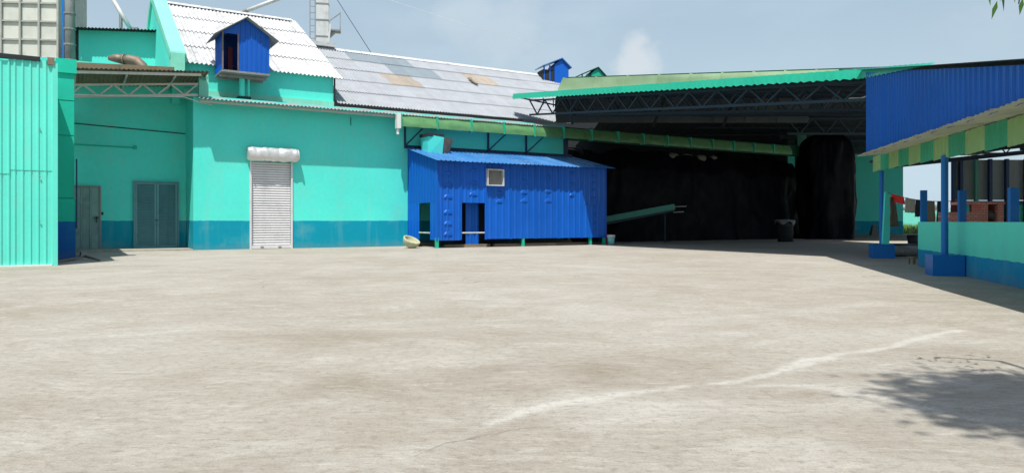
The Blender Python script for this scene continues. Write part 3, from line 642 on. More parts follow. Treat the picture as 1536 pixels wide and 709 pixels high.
# ------------------------------------------------------------------ blue sheet-metal lean-to along the warehouse
BD = -3.0
b0, b1 = tm(655, BD), tm(908, BD)
bs = mthing('blue_shed', 'blue corrugated sheet shed on short legs against the turquoise wall', 'shed', b0, BD)
LN = b1-b0; zT0 = 3.62; zB = .33; sw = LN/7; zM = zm(700, 304, BD)
def vents(xc, zs, parent, w=.40):
    for z in zs:
        o = MB(); n = 8; y = -.035
        pts = [(xc+math.cos(math.pi*i/n)*w/2, z+math.sin(math.pi*i/n)*w*.42) for i in range(n+1)]
        for i in range(n):
            (xa, za), (xb, zb_) = pts[i], pts[i+1]
            o.poly([(xa, -.005, za), (xb, -.005, zb_), (xc+(xb-xc)*.85, y, z+(zb_-z)*.75), (xc+(xa-xc)*.85, y, z+(za-z)*.75)])
            o.poly([(xc+(xa-xc)*.85, y, z+(za-z)*.75), (xc+(xb-xc)*.85, y, z+(zb_-z)*.75), (xc, y, z)])
        o.box(xc-w/2, xc+w/2, -.012, .012, z-.05, z-.015)
        o.build('vent_hood', 'blue_sheet', parent)
def wsheet(x0, x1, z0, z1, parent, y=0, mat='blue_sheet', pitch=.3, amp=.028):
    return put('wall_sheet', sheet(x1-x0, z1-z0, pitch, amp, 'trap', mat, 'wall_sheet'), parent, (x0, y, z0), WALLROT)
xt = lambda px: tm(px, BD)-b0
zt_ = lambda px, py: zm(px, py, BD)
cols = [xt(p) for p in (655, 691, 728, 766, 803, 838, 872, 908)]
for i in range(7):
    x0, x1 = cols[i], cols[i+1]
    if i == 1: wsheet(x0, x1, zM, zT0, bs)
    elif i == 0: wsheet(x0, x1, zB-.02, zT0, bs)
    else: wsheet(x0, x1, zM, zT0, bs); wsheet(x0, x1, zB+.02, zM+.03, bs, -.012, pitch=.36, amp=.018)
for i in range(8): MB().box(cols[i]-.035, cols[i]+.035, -.045, -.005, zB if i not in (2,) else zB, zT0).build('seam_strip', 'blue_sheet', bs)
vents(xt(672), [zt_(672, y) for y in (262, 279, 297, 320, 337, 353)], bs)
vents(xt(710), [zt_(710, y) for y in (258, 276, 293)], bs)
vents(xt(749), [zt_(749, y) for y in (292, 304)], bs); vents(xt(786), [zt_(786, y) for y in (256, 275, 290, 303)], bs)
vents(xt(822), [zt_(822, y) for y in (268, 288, 303)], bs); vents(xt(858), [zt_(858, y) for y in (262, 278, 294)], bs, .34)
vents(xt(891), [zt_(891, y) for y in (266, 276, 286, 298, 310, 322, 334, 344)], bs, .3)
# left side
SD = -BD-.02
def side(y0, y1, z0, z1): 
    o = put('side_sheet', sheet(y1-y0, z1-z0, .3, .028, 'trap', 'blue_sheet', 'side_sheet'), bs, (0, y1, z0), (R(90), 0, R(-90))); return o
def sy(px):                                        # depth along the left side seen at a pixel column
    lo, hi = 0, 3.0
    for _ in range(40):
        mid_ = (lo+hi)/2; p = mainw(b0, BD+mid_)
        if p.x/p.y*F+CX > px: lo = mid_
        else: hi = mid_
    return lo
o = put('side_sheet', sheet(SD, 1, .3, .028, 'trap', 'blue_sheet', 'side_sheet', top=lambda x: (zT0+.02-zM)+(SD-x)/SD*.72), bs, (0, SD, zM), (R(90), 0, R(-90)))
side(0, sy(645), zB, zM+.02); side(sy(629), SD, zB, zM+.02)
MB().tube([(.0, sy(629), .62), (.0, sy(645), .62)], .03, 8).build('rail', 'steel_pale', bs)
MB().tube([(cols[1], .02, .62), (cols[2], .02, .62)], .03, 8).build('rail', 'steel_pale', bs)
# roof sheets
RL = math.hypot(3.42, .80); ra = math.atan2(.80, 3.42); rwid = (LN+.42)/9
me = sheet(rwid+.04, RL, .21, .03, 'trap', 'blue_roof_sheet', 'roof_sheet')
for k in range(9): put('roof_sheet', me, bs, (-.16+k*rwid, -.42, zT0-.05+random.uniform(0, .012)), (ra, 0, 0))
MB().box(-.1, LN+.2, 2.96, 2.99, 4.35, 4.5).build('wall_flashing', 'blue_dark', bs)
for x, y in ((.03, .05), (xt(785), .05), (LN-.06, .05), (.03, 2.9), (LN-.06, 2.9), (xt(887), .1)):
    MB().box(x-.06, x+.06, y-.06, y+.06, 0, zB+.1).build('leg', 'turquoise_metal', bs)
MB().box(LN-.03, LN, 0, 2.95, zB, zT0).build('end_sheet', 'blue_gable', bs)
MB().box(.05, LN-.05, 2.6, 2.95, .0, .16).build('sill_log', 'wood_grey', bs)
o = put('inner_panel', sheet(cols[2]-cols[1]-.55, zM-.05, .3, .02, 'trap', 'blue_sheet', 'inner_panel'), bs, (cols[1]+.5, .5, .12), WALLROT)
MB().box(cols[1]-.6, cols[2]+1.2, 1.3, 1.36, .05, zM+.4).build('inner_wall', 'interior_dark', bs)
# hopper duct through the front
wx0, wx1 = xt(728), xt(753); wz0, wz1 = zt_(740, 279), zt_(740, 254)
du = MB()
for a in ((wx0, wx1, wz0, wz0+.05), (wx0, wx1, wz1-.05, wz1), (wx0, wx0+.05, wz0+.05, wz1-.05), (wx1-.05, wx1, wz0+.05, wz1-.05)): du.box(a[0], a[1], -.2, .12, a[2], a[3])
d_ = du.build('duct_mouth', 'steel_pale', bs); MB().box(wx0+.05, wx1-.05, -.055, -.04, wz0+.05, wz1-.05).build('damper', 'sack_grey', d_)
# loose planks under the shed
for (x, y, L, a) in ((.6, .35, 2.2, 2), (2.9, .25, 3.2, -1.5), (6.2, .3, 2.1, 1)):
    o = MB().box(0, L, 0, .18, 0, .12).build('timber', 'wood_grey'); o.location = mainw(b0+x, BD+y, .002); o.rotation_euler = (0, 0, UROT+R(a))
    tag(o, {.6: 'short grey timber on the ground under the left end of the blue shed', 2.9: 'long grey timber on the ground under the middle of the blue shed', 6.2: 'grey timber on the ground under the right end of the blue shed'}[x], 'timber', 'timbers under the blue shed')
# duct above the shed roof
vd = mthing('duct_outlet', 'turquoise tapering duct outlet with dark mouth above the blue shed roof', 'duct', tm(655, -.9), -.9, 4.1)
q0 = [(-.55, -.25, -.1), (.1, -.35, -.1), (.1, .4, -.1), (-.55, .4, -.1)]; q1 = [(-.6, -.35, .78), (.12, -.5, .68), (.12, .4, .68), (-.6, .4, .78)]
MB().prism(q0, q1).build('body', 'turquoise', vd)
MB().prism([(.1, -.33, -.05), (.5, -.2, -.05), (.5, .35, -.05), (.1, .35, -.05)], [(.125, -.48, .66), (.62, -.4, .66), (.62, .35, .66), (.125, .35, .66)]).build('dark_mouth', 'pipe_brown', vd)
MB().box(-.64, .16, -.4, .42, .70, .84).build('collar', 'interior_dark', vd)
# basin, bucket, red plank
bp = gp(618, 372)
bsn = thing('basin', 'round pale stone basin tipped on its side by the blue shed', 'basin', (bp.x, bp.y, 0))
def bowl(u, v):
    a = 2*math.pi*u
    if v < .5: k = v*2; r = .36*math.sin(k*math.pi/2)**.8+.0; z = -.36*math.cos(k*math.pi/2)
    else: k = (v-.5)*2; r = .36-.05*min(1, k*6) if k < .16 else .31*math.cos((k-.16)/.84*math.pi/2); z = 0.0 if k < .16 else -.29*math.sin((k-.16)/.84*math.pi/2)
    return (r*math.cos(a), r*math.sin(a), z)
o = MB().grid(bowl, 28, 24).build('bowl', 'basin_stone', bsn, True); o.location = (0, 0, .36); o.rotation_euler = (R(14), R(24), 0)
q = gp(916.5, 367)
bk = thing('bucket', 'pale turquoise plastic bucket at the right end of the blue shed', 'bucket', (q.x, q.y, 0))
MB().tube([(0, 0, 0), (0, 0, .38)], [.145, .175], 18).build('pail', 'bucket_plastic', bk, True)
MB().tube([(0, 0, .36), (0, 0, .47)], [.19, .195], 18).build('rim', 'white_plastic', bk, True)
MB().tube([(.19*math.cos(a), -.03-.17*math.sin(a)*.25, .4-.2*math.sin(a)) for a in [math.pi*i/8 for i in range(9)]], .008, 6).build('handle', 'steel_grey', bk)
q = gp(908.5, 365.5)
o = MB().prism([(-.08, 0, 0), (.08, 0, 0), (.08, .05, 0), (-.08, .05, 0)], [(-.07, .12, .9), (.09, .12, .9), (.09, .17, .9), (-.07, .17, .9)]).build('red_plank', 'red_paint'); o.location = (q.x, q.y+.1, 0)
tag(o, 'short red plank standing upright behind the bucket', 'plank')

# ------------------------------------------------------------------ big open shed
os_ = thing('open_shed', 'large open shed with turquoise roof edge, light green sheets and blue gable wall', 'shed', (0, 0, 0))
EL = Vector((.07, 37.5, 7.53)); Q = Vector((9.75, 20.4, 5.25)); RY = 37.98
def zT(y): return 7.53-.1333*(37.5-y) if y > 20.4 else 5.25-.1926*(20.4-y)
def yE(x): return EL.y+(Q.y-EL.y)*(x-EL.x)/(Q.x-EL.x)
pv = Vector((-.272, .0)); V = Vector((.262, .965)).normalized(); XR = Vector((V.y, -V.x)); O2 = Vector((8.85, 15.0)); VROT = math.atan2(V.y, V.x)-math.pi/2
def ver(x, y, z=0): p = O2+XR*x+V*y; return Vector((p.x, p.y, z))
def vy(px, x):                                     # distance along the verandah seen at a pixel column
    k = (px-CX)/F; p = O2+XR*x; return (k*p.y-p.x)/(V.x-k*V.y)
for k in range(11):                                # roof sheets from the slanting front edge to the ridge
    x0 = EL.x+k*(Q.x-EL.x)/11; x1 = EL.x+(k+1)*(Q.x-EL.x)/11; o = MB(); ribs = profile(x1-x0, .22, .03, 'trap')
    for x, h in ribs: o.v += [(x0+x, yE(x0+x), zT(yE(x0+x))+h+.05), (x0+x, RY, zT(RY)+h+.05)]
    for i in range(len(ribs)-1): o.f.append([2*i, 2*i+2, 2*i+3, 2*i+1])
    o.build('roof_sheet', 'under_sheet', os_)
bwx = lambda y: (O2+XR*-.6+V*((y-O2.y)/V.y)).x
for k in range(7):
    x0 = Q.x+k*1.2; x1 = x0+1.2; o = MB()
    for x, h in profile(1.2, .24, .03, 'trap'):
        ys_ = max(4, O2.y+(x0+x-(O2.x-.6))/V.x*V.y) if False else 4
        o.v += [(x0+x, 4, zT(4)+h+.05), (x0+x, 20.4, zT(20.4)+h+.05), (x0+x, RY, zT(RY)+h+.05)]
    n = len(o.v)//3
    for i in range(n-1): o.f += [[3*i, 3*i+3, 3*i+4, 3*i+1], [3*i+1, 3*i+4, 3*i+5, 3*i+2]]
    o.build('roof_sheet', 'under_sheet', os_)
# low triangle of roof between the blue gable wall and the first full sheet
o = MB(); yy = [4, 8, 12, 16, 20.4]
for y in yy: o.v += [(bwx(y)-.25, y, zT(y)+.05), (Q.x, y, zT(y)+.05)]
for i in range(4): o.f.append([2*i, 2*i+1, 2*i+3, 2*i+2])
o.build('verge_sheet', 'under_sheet', os_)
# turquoise drip edge along the slanting front
nseg = 22
for k in range(nseg):
    a, b2 = EL.lerp(Q, k/nseg), EL.lerp(Q, (k+1)/nseg); o = MB(); dep = .25
    d_ = (b2-a); nrm = Vector((-d_.y, d_.x, 0)).normalized()*-.06; nrm = nrm if nrm.y < 0 else -nrm; m_ = 8
    for i in range(m_+1):
        p = a.lerp(b2, i/m_); wv = .03*math.sin(i/m_*2*math.pi*3)
        o.v += [tuple(p+nrm*.2+Vector((0, 0, .09+wv*.3))), tuple(p+nrm+Vector((0, 0, -dep*.75+wv)))]
    for i in range(m_): o.f.append([2*i, 2*i+2, 2*i+3, 2*i+1])
    o.build('edge_sheet', 'turquoise_metal', os_)
vd0, vd1 = Q, ver(-.72, vy(1401, -.72)); o = MB(); m_ = 60
for i in range(m_+1):
    f_ = i/m_; y = vd0.y+(vd1.y-vd0.y)*f_; x = (vd0.x-.05)*(1-f_)+vd1.x*f_; wv = .02*math.sin(i/m_*2*math.pi*15)
    o.v += [(x+.04, y, zT(y)+.1+wv*.3), (x-.02, y-.02, zT(y)+.06-.25*(1-f_)+wv*(1-f_))]
for i in range(m_): o.f.append([2*i, 2*i+2, 2*i+3, 2*i+1])
o.build('verge_flashing', 'turquoise_metal', os_)
# steep light green sheets rising behind the front roof
def sheetwall(x0, x1, zb, mat, name):
    o = MB(); zt0 = 8.5+(x0-2.6)*.033; zt1 = 8.5+(x1-2.6)*.033; amp = .05
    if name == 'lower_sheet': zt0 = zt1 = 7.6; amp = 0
    def fn(u, v):
        x = x0+(x1-x0)*u; z = zb+((zt0+(zt1-zt0)*u)+amp*(1 if u < .12 else 0)-zb)*v; s_ = (z-6.3)/2.3
        lean = .55*s_+.35*math.sin(max(0, min(1, s_))*math.pi)
        return (x+(.42*s_-(.21*(1-u)*math.sin(max(0, min(1, s_))*math.pi) if x0 < 2.4 else 0)), 37.62+lean*.5-.03*(1 if u < .12 else 0)+.02*mnoise.noise((x*2, z*2, 0)), z)
    return o.grid(fn, 8, 10).build(name, mat, os_, True)
xk = 2.25; n_ = 0
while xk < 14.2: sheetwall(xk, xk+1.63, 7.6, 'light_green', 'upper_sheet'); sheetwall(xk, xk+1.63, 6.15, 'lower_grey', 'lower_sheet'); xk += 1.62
sheetwall(xk, xk+1.2, 7.62, 'light_green', 'upper_sheet'); xk += 1.2
while xk < 24: sheetwall(xk, xk+1.63, 7.62, 'dark_green', 'upper_sheet'); xk += 1.62
o = MB(); x = 2.65
o.bar((2.6, 38.0, 8.53), (25, 38.0, 9.27), .06, .05); o.build('ridge_trim', 'dark_green', os_)
# blue gable wall with a sloping top
ye = vy(1299, -.6); kk = 0; step = 1.0
while kk < 18:
    y1 = ye-kk*step; y0 = y1-step; pA, pB = ver(-.6, y0), ver(-.6, y1); zb0 = 2.80+.021*y0; zb1 = 2.80+.021*y1
    L = step; tA, tB = zT(pA.y)-.02, zT(pB.y)-.02
    zb_ = min(zb0, zb1)
    me = sheet(step+.02, 1, .25, .03, 'trap', 'blue_gable', 'gable_sheet', top=lambda x, tA=tA, tB=tB, zb_=zb_: (tB+(tA-tB)*x/step)-zb_)
    o = put('gable_sheet', me, os_, (pB.x, pB.y, zb_), (R(90), 0, VROT-R(90))); kk += 1
# trusses and purlins
off = Vector((.35, .5, 0))
truss(os_, EL.lerp(Q, .05)+off-Vector((0, 0, .2)), Q+Vector((.3, .4, -.2)), .72, .5, 13, 'truss_steel', .075, 'front_truss')
truss(os_, Vector((2.6, 36.6, 7.3)), Vector((13.5, 24, 5.5)), .9, .7, 12, 'truss_steel', .09)
truss(os_, Vector((5, 37, 7.35)), Vector((18, 27.5, 6.0)), .9, .8, 12, 'truss_steel', .09)
truss(os_, Vector((9, 37, 7.35)), Vector((18, 33.1, 6.7)), .9, .8, 10, 'truss_steel', .09)
for y in (21.8, 24, 26.2, 28.4, 30.6, 32.8, 35, 37):
    x0 = EL.x+(Q.x-EL.x)*(y-EL.y)/(Q.y-EL.y)+.1
    MB().bar((x0, y, zT(y)-.02), (18, y, zT(y)-.02), .07).build('purlin', 'truss_steel', os_)
MB().bar(wld(782, 147, 37.3), wld(872, 166, 36), .07).bar(wld(815, 147, 37), wld(815, 157, 37), .05).bar(wld(830, 147, 36.9), wld(830, 161, 36.9), .05).build('edge_bracket', 'interior_dark', os_)
MB().bar(wld(858, 142, 36), wld(858, 186, 36), .16).build('edge_post', 'truss_steel', os_)
for px in (1000, 1105):
    p = wld(px, 140, 36.9); MB().bar(p, p+Vector((-.7, 0, -1.7)), .12).build('raker', 'interior_dark', os_)
# rear roof, column and far walls of the shed
for k in range(20):
    x0 = 3.7+k*1.8; o = MB()
    for i, (x, h) in enumerate(profile(1.84, .3, .03, 'trap')): ye_ = 63 if x0 > 13 else 53 if x0 > 5 else 44; o.v += [(x0+x, 37.8, 7.72+h), (x0+x, ye_, 7.72-.0379*(ye_-37.4)+h)]
    for i in range(len(o.v)//2-1): o.f.append([2*i, 2*i+2, 2*i+3, 2*i+1])
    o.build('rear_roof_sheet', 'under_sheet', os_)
for y in range(39, 63, 3): MB().bar((6 if y < 46 else 12, y, 7.62-.038*(y-37.4)), (38, y, 7.62-.038*(y-37.4)), .10).build('rear_purlin', 'truss_steel', os_)
for y in (44, 53): truss(os_, Vector((16.5, y, 7.5-.038*(y-37.4))), Vector((38, y, 7.5-.038*(y-37.4))), .9, .9, 14, 'truss_steel', .10, 'rear_truss')
MB().box(19.55, 20.15, 50.2, 50.7, 0, 7.1).build('column', 'green_column', os_)
fw = MB().box(19, 32.8, 61.5, 61.8, 0, 7).build('far_wall', 'wall_turquoise', os_)
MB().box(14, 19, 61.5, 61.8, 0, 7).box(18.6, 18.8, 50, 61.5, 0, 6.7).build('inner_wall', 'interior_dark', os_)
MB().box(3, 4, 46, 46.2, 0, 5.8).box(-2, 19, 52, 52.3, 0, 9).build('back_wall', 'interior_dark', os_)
# pale wire on the front truss
cable('short white cable on the front truss beside the blue gable wall', [wld(1268, 148, 21.6), wld(1280, 147, 21.4), wld(1292, 147, 21.2), wld(1301, 144, 21)], .02)

# ------------------------------------------------------------------ black tarpaulin heaps, conveyor, drum
t0, t1 = T_END+.3, tm(1206, .8)
tp = mthing('tarpaulin_stack', 'long tall stack under wrinkled black tarpaulin inside the dark opening', 'stack', t0, .9)
def tarp(u, v):
    x = u*(t1-t0); z = 5.35*v
    ph = x/2.7; sag = abs(math.sin(math.pi*ph))                        # tied up every 2.7 m, sagging between
    fold = .30*mnoise.noise((x*.35, z*.22, 1))+.13*mnoise.noise((x*.9+z*.35*math.cos(math.pi*ph), z*.5, 5))+.045*mnoise.noise((x*2.3-z*.8, z*1.1+x*.4, 8))+.015*mnoise.noise((x*5+z*2, z*2.5, 13))
    ridge = .16*math.exp(-((ph % 1-.5)*(2.2+3*v))**2)*(1-v*.6)
    top = (.5*mnoise.noise((x*.5, 0, 20))-.1-.22*sag)*v
    flare = .55*(1-v)**4*(1+.6*mnoise.noise((x*1.1, 0, 30)))
    return (x+.15*mnoise.noise((z*.8, x*.7, 2)), 3.2*max(0, v-.78)**1.15+.35*v*v-fold-ridge-flare, z+top)
MB().grid(tarp, 190, 60).build('sheet', 'black_plastic', tp, True)
for k in range(4):
    x = 9.0+k*1.15; r = .35
    MB().tube([(x-.4, 1.0, 4.92), (x-.2, .9, 4.98), (x+.2, .9, 4.95), (x+.4, 1.0, 4.9)], [.08, .2, .2, .08], 10).build('sack', 'sack_grey', tp, True)
lp = wld(1241, 332, 46.5)
t2 = thing('tarpaulin_heap', 'bulging black plastic wrapped heap at the right end of the stack', 'stack', (lp.x, 46.5, 0))
def heap(u, v):
    a = 2*math.pi*u; z = 6.7*v*(1+.05*mnoise.noise((math.cos(a)*3, math.sin(a)*3, 7))*v); r = (1.5+.25*math.sin(v*2.8)-.25*v**3)*(1 if v < .9 else math.sqrt(max(0, 1-((v-.9)/.1)**2))*.9+.1)
    r += .3*mnoise.noise((math.cos(a)*2, math.sin(a)*2, z*.25))+.14*mnoise.noise((math.cos(a)*4, math.sin(a)*4, z*.7))+.06*mnoise.noise((math.cos(a)*9, math.sin(a)*9, z*1.6))+.15*(1-v)**4
    return (r*math.cos(a), r*.9*math.sin(a), z)
MB().grid(heap, 130, 50).build('sheet', 'black_plastic', t2, True)
cv = thing('conveyor', 'slanting turquoise conveyor beam in front of the black stack', 'conveyor', (0, 0, 0))
c0, c1 = wld(880, 334, 37.6), wld(1010, 310, 39.2)
MB().bar(c0, c1, .3, .3).build('beam', 'green_column', cv); MB().bar(c0-Vector((0, .25, .25)), c1-Vector((0, .25, .2)), .08).build('lower_rail', 'truss_steel', cv)
MB().bar(c1, c1+Vector((.75, .2, .03)), .05).bar(c1+Vector((.0, 0, -.3)), c1+Vector((.6, .2, -.26)), .05).build('end_frame', 'steel_grey', cv)
for f_ in (.15, .9): p = c0.lerp(c1, f_); MB().bar(p, (p.x, p.y, 0), .08).build('leg', 'truss_steel', cv)
q = gp(1166, 361.5)
dr = thing('drum', 'dark metal drum with a grey sack over its rim before the tarpaulin', 'drum', (q.x, q.y-1.2, 0))
MB().tube([(0, 0, 0), (0, 0, .4), (0, 0, .43), (0, 0, .8), (0, 0, .83), (0, 0, 1.12)], [.4, .4, .43, .4, .43, .4], 22).build('body', 'drum_dark', dr, True)
def cap(u, v):
    a = 2*math.pi*u; r = .02+.5*min(1, v*1.25); w_ = .06*mnoise.noise((math.cos(a)*2.2, math.sin(a)*2.2, v*2))
    return ((r+w_)*math.cos(a), (r+w_)*math.sin(a), 1.2-.03*v-(.16+.1*math.sin(a*5))*max(0, v-.75)*4+w_)
MB().grid(cap, 30, 10).build('sack_cover', 'sack_grey', dr, True)

# ------------------------------------------------------------------ verandah on the right
vr = thing('verandah', 'striped-fascia lean-to with blue posts and a low turquoise wall on the right', 'verandah', (O2.x, O2.y, 0), VROT)
zf = lambda y: 2.39+.026*y
# striped fascia
yk = vy(1312, .05); k = 0
while yk > -9:
    y1 = yk; y0 = yk-1.02
    me = sheet(1.02, 1, .25, .02, 'trap', 'stripe_yellow' if k % 2 == 0 else 'stripe_green', 'fascia_panel')
    put('fascia_panel', me, vr, (.0, y1, zf((y0+y1)/2)), (R(90), 0, R(-90)), (1, .44, 1)); yk = y0; k += 1
# eave sheets
k = 0; y1 = vy(1286, -.74)
me = sheet(1.04, 9.0, .2, .022, 'trap', 'cream_sheet', 'eave_sheet')
while y1 > -9:
    o = put('eave_sheet', me, vr, (-.76, y1, 2.765+.021*(y1)), (R(5), 0, R(-90))); y1 -= 1.0
for x in (2, 4, 6): MB().bar((x, -9, 2.72+x*.1), (x, 7.4, 2.78+x*.1), .08).build('purlin', 'truss_steel', vr)
for y in (-4, -.0, 3.6, 7.2): MB().bar((.1, y, 2.70), (7.8, y, 3.42), .09, .12).build('rafter', 'truss_steel', vr)
MB().bar((.06, -9, 2.5), (.06, 7.5, 2.9), .07).build('eave_beam', 'truss_steel', vr)
# posts with plinths
p1 = wld(1322.5, 332, 22.0); r1 = Vector((p1.x, p1.y)); 
for (cx, cy, hw, hy, hz, zt1) in ((0, 0, .29, .28, .42, 2.45), ((r1-O2).dot(XR), (r1-O2).dot(V), .3, .3, .42, 2.62)):
    po = MB().tube([(cx, cy, hz-.01), (cx, cy, zt1)], .068, 14).build('post', 'blue_post', vr)
    MB().box(cx-hw, cx+hw, cy-hy, cy+hy, 0, hz).build('plinth', 'blue_post', po)
# low wall with skirting band and stub posts
we = vy(1377, .31)
lw = NM('low_wall'); MATS['low_wall'] = None
paint('low_wall', lin(96, 224, 202), .75, .06, .5, lin(120, 180, 165), .3, .12, band=(lin(8, 136, 182), .42), spec=.2)
MB().box(.31, .51, -10, we, 0, 1.09).box(.51, 1.6, we-.22, we-.002, 0, 1.085).build('low_wall', 'low_wall', vr)
for px, zt1 in ((1385.5, 1.86), (1443, 1.74), (1520, 1.68)):
    y = vy(px, .41)
    MB().box(.345, .475, y-.065, y+.065, 1.091, zt1).build('stub_post', 'blue_post', vr)
# back wall of the verandah: panels and posts
bY = 22.4
for i in range(5):
    x0 = 13.45+i*.95
    o = MB().box(x0, x0+.945, bY, bY+.04, 1.75, 2.98).build('back_panel', 'panel_grey', None); o.parent = vr; o.matrix_parent_inverse = Matrix.Translation((O2.x, O2.y, 0)).to_4x4().inverted() if False else (Matrix.Translation((O2.x, O2.y, 0)) @ Matrix.Rotation(VROT, 4, 'Z')).inverted()
INV = (Matrix.Translation((O2.x, O2.y, 0)) @ Matrix.Rotation(VROT, 4, 'Z')).inverted()
def wpart(o): o.parent = vr; o.matrix_parent_inverse = INV; return o
for i, (px, mt) in enumerate(((1431, 'blue_dark'), (1442, 'blue_dark'), (1465, 'green_column'), (1486, 'blue_dark'), (1511, 'blue_dark'), (1540, 'blue_dark'))):
    p = wld(px, 332, bY-.1); wpart(MB().box(p.x-.045, p.x+.045, bY-.12, bY-.02, 0, 3.0).build('back_post', mt))
wpart(MB().box(13.4, 18.5, bY-.06, bY+.02, 1.62, 1.73).build('back_rail', 'blue_dark'))
wpart(MB().box(13.9, 18.5, bY, bY+.2, 0, 1.62).build('back_low_wall', 'low_wall'))
# brick hearth
hp = wld(1425, 332, 17.2)
hr = thing('brick_hearth', 'small pinkish brick hearth with sack inside, behind the low wall', 'hearth', (hp.x, hp.y, 0), R(-6))
MB().box(0, .72, 0, .6, 0, 1.32).build('side_block', 'brick', hr)
MB().box(.72, .84, 0, .6, 0, 1.5).box(1.06+.0, 1.18, .0, .6, 0, 1.5).build('jamb', 'brick', hr)
MB().box(.30, 1.2, -.03, .63, 1.5, 1.56).build('slab', 'brick', hr)
MB().box(.72, 1.18, .5, .6, 0, 1.5).build('back', 'interior_dark', hr)
MB().tube([(.84, .25, 1.18), (.9, .2, 1.28), (1.05, .2, 1.24), (1.08, .25, 1.15)], [.05, .12, .12, .05], 10).build('sack', 'sack_grey', hr, True)
# turquoise plank and washing line
pb = wld(1328, 366, 21.75); ptp = wld(1332, 288, 21.75)
o = MB().bar(pb, ptp, .19, .09).build('leaning_plank', 'turquoise'); tag(o, 'pale turquoise plank leaning upright on the far blue plinth', 'plank')
l0_, l1_ = wld(1332, 289, 21.7), wld(1443, 300, 18.6)
def lp_(f): p = l0_.lerp(l1_, f); p.z -= .12*4*f*(1-f); return p
tag(MB().tube([lp_(i/12) for i in range(13)], .008, 5).build('washing_line', 'cable_black'), 'thin washing line strung between the plank and a blue post', 'line')
def cloth(name, label, f0, f1, drop, mat, skew=0, seed=0):
    o = MB()
    def fn(u, v):
        p = lp_(f0+(f1-f0)*u); w_ = .05*mnoise.noise((u*3+seed, v*2, seed))
        sh_ = (u-.5)*.12*v
        return (p.x+skew*v+sh_*.5, p.y+w_*1.2-.015, p.z+.01-drop*v*(1-.2*abs(mnoise.noise((u*3+seed, 0, 3)))))
    o.grid(fn, 8, 8); ob = o.build(name, mat, None, True); md = ob.modifiers.new('thickness', 'SOLIDIFY'); md.thickness = .012
    tag(ob, label, 'laundry', 'washing on the line')
cloth('hanging_cloth', 'red cloth pegged at the left end of the washing line', .05, .24, .22, 'cloth_red', .0, 1)
cloth('hanging_shirt', 'pale grey shirt on the washing line next to the red cloth', .27, .40, .42, 'cloth_grey', 0, 2)
cloth('hanging_cloth', 'small black cloth on the washing line left of the stub post', .41, .50, .50, 'cloth_black', 0, 3)
cloth('hanging_trousers', 'khaki trousers on the washing line right of the stub post', .53, .66, .62, 'cloth_khaki', 0, 4)
cloth('hanging_trousers', 'long black trousers on the washing line near the tall blue post', .70, .82, .66, 'cloth_black', 0, 5)
cloth('hanging_cloth', 'dark maroon cloth at the right end of the washing line', .87, .97, .6, 'cloth_maroon', 0, 6)
p = wld(1338, 296, 21.4); o = MB()
o.grid(lambda u, v: (p.x-.06+.14*u+.12*v*u, p.y+.04*mnoise.noise((u*3, v*3, 7)), p.z-.85*v), 6, 8); ob = o.build('hanging_cloth', 'cloth_khaki', None, True)
ob.modifiers.new('thickness', 'SOLIDIFY').thickness = .012; tag(ob, 'drab cloth hanging down beside the leaning turquoise plank', 'laundry', 'washing on the line')
# rollers, stool, pot, brick by the far wall
q = gp(1336, 385)
rl_ = thing('steel_pipe', 'thick grey steel pipe lying between the far plinth and the low wall', 'pipe', (q.x, q.y, 0))
MB().tube([(0, .2, .17), (1.0, .3, .17)], .165, 18).build('pipe', 'steel_grey', rl_, True)
rl2 = thing('steel_pipe', 'darker pipe lying behind and above the grey steel pipe', 'pipe', (q.x, q.y+.45, 0))
MB().tube([(-.1, .2, .2), (1.2, .3, .2)], .2, 18).build('pipe', 'truss_steel', rl2, True)
q = gp(1371, 396)
sto = thing('low_stool', 'small low wooden stool at the corner of the low wall', 'stool', (q.x, q.y, 0), R(15))
MB().box(-.12, .12, -.1, .1, .16, .2).build('seat', 'wood_grey', sto)
for x in (-.1, .07):
    for y in (-.08, .05): MB().box(x, x+.03, y, y+.03, 0, .16).build('leg', 'wood_grey', sto)
q = wld(1371, 352, 30)
pt = thing('flower_pot', 'dark pot with dry plant beyond the low wall corner', 'pot', (q.x, q.y, .3))
MB().tube([(0, 0, -.3), (0, 0, .25)], [.2, .27], 14).build('pot', 'drum_dark', pt, True)
o = MB()
for i in range(70):
    a = random.uniform(0, 6.28); r = random.uniform(0, .35); z = random.uniform(.25, .55); d = Vector((math.cos(a), math.sin(a), .6))*.12; c_ = Vector((math.cos(a)*r, math.sin(a)*r, z)); s_ = Vector((-math.sin(a), math.cos(a), 0))*.03
    o.poly([c_, c_+d*.5+s_, c_+d, c_+d*.5-s_])
o.build('leaves', 'far_leaf', pt)
q = wld(1312, 347, 58)
o = MB().prism([(-.25, 0, -.3), (.35, 0, -.3), (.35, .4, -.3), (-.25, .4, -.3)], [(-.1, .05, .5), (.15, .05, .55), (.2, .3, .5), (-.1, .3, .5)]).build('white_sack', 'sack_grey'); o.location = (q.x, q.y, .3)
tag(o, 'small grey sack standing against the far turquoise wall', 'sack')

